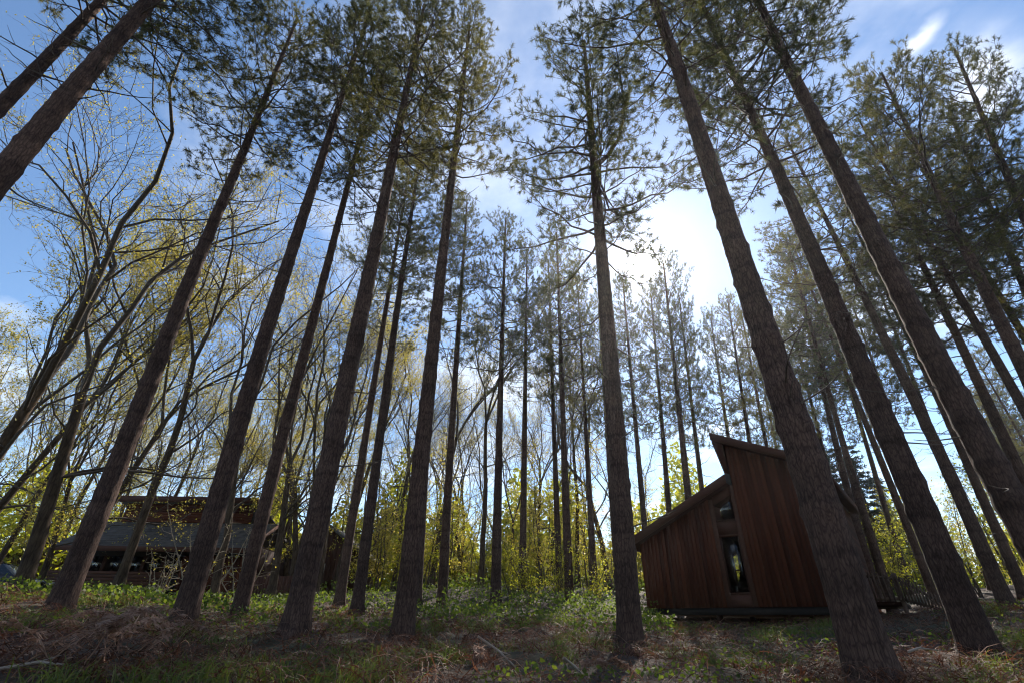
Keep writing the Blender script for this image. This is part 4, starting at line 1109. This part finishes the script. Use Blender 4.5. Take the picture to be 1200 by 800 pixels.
# litter: straws and curled leaves
x, y = wedge(34000, 5.0, 22, 1.2); k_ = ~CAB_IN(x, y); x, y = x[k_], y[k_]; z = ground_z(x, y) + np.abs(rng.normal(size=len(x))) * .05 + .01
P = np.stack([x, y, z], 1); D = unit(rng.normal(size=P.shape) * np.array([1, 1, .45])); L = rng.uniform(.05, .24, (len(x), 1))
W = unit(np.cross(D, rng.normal(size=P.shape))) * rng.uniform(.0015, .005, (len(x), 1))
V = np.stack([P - W, P + D * L * .5 - W * 1.2 + np.array([0, 0, .02]), P + D * L, P + D * L * .5 + W * 1.2 + np.array([0, 0, .02])], 1).reshape(-1, 3)
o = link('leaf_litter', mesh_np('leaf_litter', V, Q=np.arange(len(V)).reshape(-1, 4)), M_BRACKEN, kind='stuff')
o['label'] = 'brown straw and leaf litter over the forest ground'; o['category'] = 'litter'
# brambles
def bramble(n, f0, f1, thr, hmax, seed, size, xr=None, scale=.55):
    r2 = np.random.default_rng(seed)
    F = r2.uniform(f0, f1, n); x = r2.uniform(-1.1, 1.1, n) * (F + 1.5)
    if xr is not None:
        k = (x > xr[0] * F) & (x < xr[1] * F); x, F = x[k], F[k]
    m = nz2(x, F, scale, seed); k = (m > thr) & ~CAB_IN(x, F)
    x, F, m = x[k], F[k], m[k]
    hh = hmax * np.clip((m - thr) / .9, .12, 1)
    z = ground_z(x, F) + hh * np.sqrt(r2.random(len(x))) + .02
    return leaf_cloud(np.stack([x, F, z], 1), r2, size, N_=1.6, up=.15, aspect=.75)
parts_ = [bramble(52000, 11, 27, -.25, .42, 1, .085, (-1.15, .30)), bramble(16000, 15, 24, -.8, .75, 4, .085, (-.12, .28), .4), bramble(12000, 27, 45, -.6, .7, 2, .16),
          bramble(9000, 5.5, 11, .35, .22, 3, .055), bramble(14000, 9, 22, .1, .22, 5, .07, (.45, 1.2)), bramble(5000, 13, 16.5, -1.6, .14, 6, .05, (.2, .62))]
V = np.concatenate([p[0] for p in parts_]); Q = np.arange(len(V)).reshape(-1, 4)
o = link('bramble_cover', mesh_np('bramble_cover', V, Q=Q), M_BRAMBLE, kind='stuff')
o['label'] = 'green bramble and ivy cover under the pines'; o['category'] = 'undergrowth'
# bramble stems
mb = MB(); r3 = random.Random(4)
for k in range(900):
    F = r3.uniform(6, 24); x = r3.uniform(-1.1, .75) * (F + 1); a = r3.uniform(0, 6.28); L = r3.uniform(.25, .8); z = gz(x, F)
    hh = L * r3.uniform(.15, .5); b2 = r3.uniform(-.4, .4)
    mb.tube([(x + L * u * math.cos(a + b2 * u), F + L * u * math.sin(a + b2 * u), z + hh * math.sin(u * 2.6)) for u in (0, .2, .4, .6, .8, 1)], [.0045, .004, .0035, .003, .002, .0015], 3, False)
o = link('bramble_stems', mb.mesh('bramble_stems'), M_FROND, kind='stuff'); o['label'] = 'thin pale arching bramble and bracken stems'; o['category'] = 'undergrowth'
# grass tufts
x, y = wedge(2600, 4.5, 16, 1.0); k = (nz2(x, y, .8, 5.0) > .55) & ~CAB_IN(x, y); x, y = x[k], y[k]
x = np.repeat(x, 22) + rng.normal(size=len(x) * 22) * .09; y = np.repeat(y, 22) + rng.normal(size=len(y) * 22) * .09
z = ground_z(x, y); P = np.stack([x, y, z], 1)
D = unit(np.stack([rng.normal(size=len(x)) * .45, rng.normal(size=len(x)) * .45, np.ones(len(x))], 1)); L = rng.uniform(.1, .32, (len(x), 1))
W = unit(np.cross(D, rng.normal(size=P.shape))) * .005
V = np.stack([P - W, P + W, P + D * L * .6 + W * .8, P + D * L + np.array([0, 0, -.04]) + D * np.array([1, 1, 0]) * L * .5, P + D * L * .6 - W * .8], 1).reshape(-1, 3)
b = np.arange(len(P)) * 5
o = link('grass', mesh_np('grass', V, T=np.stack([b + 4, b + 2, b + 3], 1), Q=np.stack([b, b + 1, b + 2, b + 4], 1)), M_GRASS, kind='stuff')
o['label'] = 'fresh green grass tufts among the dead bracken'; o['category'] = 'grass'

# single big dead fronds, bottom left
def big_frond(seed, L, h, az):
    r = np.random.default_rng(seed); mb = MB()
    s = np.linspace(0, 1, 16)
    P = np.stack([L * s * math.cos(az), L * s * math.sin(az), h * np.sin(s * 2.3) + .0 * s], 1) + r.normal(size=(16, 3)) * .006
    P[0, 2] -= .05
    mb.tube(P, .007 * (1 - .75 * s) + .001, 5)
    sd = np.array([-math.sin(az), math.cos(az), .25])
    for i in range(4, 16):
        for sg in (-1, 1):
            l = .24 * L * (1.08 - s[i]) ** .8 * r.uniform(.6, 1.15)
            d = unit(sd * sg + np.array([math.cos(az), math.sin(az), 0]) * .4 + r.normal(size=3) * .25)
            q = [P[i], P[i] + d * l * .5 + np.array([0, 0, .01]), P[i] + d * l + np.array([0, 0, -.25 * l])]
            mb.tube(q, [.003, .0025, .001], 3, False)
            for j in range(7):
                u = (j + 1) / 7.5; b_ = q[0] + (q[2] - q[0]) * u + np.array([0, 0, .02 * math.sin(u * 3)])
                for s2 in (-1, 1):
                    dd = unit(np.cross(d, [0, 0, 1]) * s2 + d * .4 + r.normal(size=3) * .35 + np.array([0, 0, -.35])); ll = .075 * (1.2 - u) * r.uniform(.6, 1.2)
                    w_ = d * .010
                    mb.add([b_ - w_, b_ + w_, b_ + dd * ll + w_ * .4, b_ + dd * ll - w_ * .4], [(0, 1, 2, 3)])
    return mb.mesh('bracken_frond')
for i, (px, F, L, h, az) in enumerate([(60, 5.6, 1.0, .55, .3), (35, 5.4, 1.05, .5, 1.0), (120, 5.6, .9, .55, 2.5), (10, 5.2, 1.0, .45, .1), (95, 5.2, .9, .5, 5.9), (130, 5.7, .8, .45, .8), (70, 5.1, .8, .45, 3.3), (0, 5.5, 1.0, .5, 6.1), (85, 5.0, .9, .6, 1.7), (30, 5.0, 1.0, .55, .6), (665, 6.3, .55, .22, .5), (760, 6.0, .5, .24, 2.7), (560, 6.8, .6, .22, 1.6), (1075, 5.6, .5, .2, 1.0)]):
    p = at(px, 790, F)
    o = link('bracken_frond', big_frond(400 + i, L, h, az), M_FROND, loc=(p[0], F, gz(p[0], F)))
    near = i < 10
    tag(o, 'pale dead bracken frond in the tangle below the slate lodge\'s leaning pine' if near else 'single pale bracken frond lying in the red brown bracken', 'fern', 'dead fronds in the tangle' if near else 'scattered dead fronds')
# fallen sticks
for i, (a, b, F, lab) in enumerate([((1064, 763), (1098, 761), 7.6, 'pale snapped stick lying beside the leaning pine and picket fence'), ((560, 745), (610, 790), 7.2, 'long thin pale stick lying across the bracken'),
                                   ((660, 770), (690, 800), 6.2, 'short pale stick poking from the bracken'), ((0, 783), (75, 778), 5.0, 'thick pale brown bracken stalk lying under the big fronds')]):
    p, q = at(*a, F), at(*b, F)
    p[2] = max(p[2], gz(p[0], F) + .03); q[2] = max(q[2], gz(q[0], F) + .03)
    mid = (p + q) / 2 + np.array([0, .05, .03]); L = np.linalg.norm(q - p)
    mb = MB(); mb.tube(np.array([p, mid, q]) - p, [.016, .014, .008], 6)
    d = (q - p) * .25 + np.array([0, .1, .08]) * L
    mb.tube([mid - p, mid - p + d * .5, mid - p + d], [.008, .006, .003], 5)
    tag(link('fallen_stick', mb.mesh('fallen_stick', True), M_STICK, loc=tuple(p)), lab, 'stick')

# ------------------------------------------------------------------ haze: thin volume added to veil the view like lens glare
hm = bpy.data.materials.new('glare_haze'); hm.use_nodes = True
hn = hm.node_tree.nodes; hn.clear()
ho = hn.new('ShaderNodeOutputMaterial'); hv = hn.new('ShaderNodeVolumePrincipled')
hv.inputs['Color'].default_value = (0.96, 0.97, 1.0, 1); hv.inputs['Density'].default_value = 0.00032; hv.inputs['Anisotropy'].default_value = 0.76
hm.node_tree.links.new(hv.outputs[0], ho.inputs['Volume'])
GLOW = float(GZ.min())
hz = part('haze', lambda m: m.box(-470, 470, -470, 470, GLOW - 1.0, 34), hm, None, kind='stuff')
hz['label'] = 'thin haze added for the glare round the sun'; hz['category'] = 'haze'
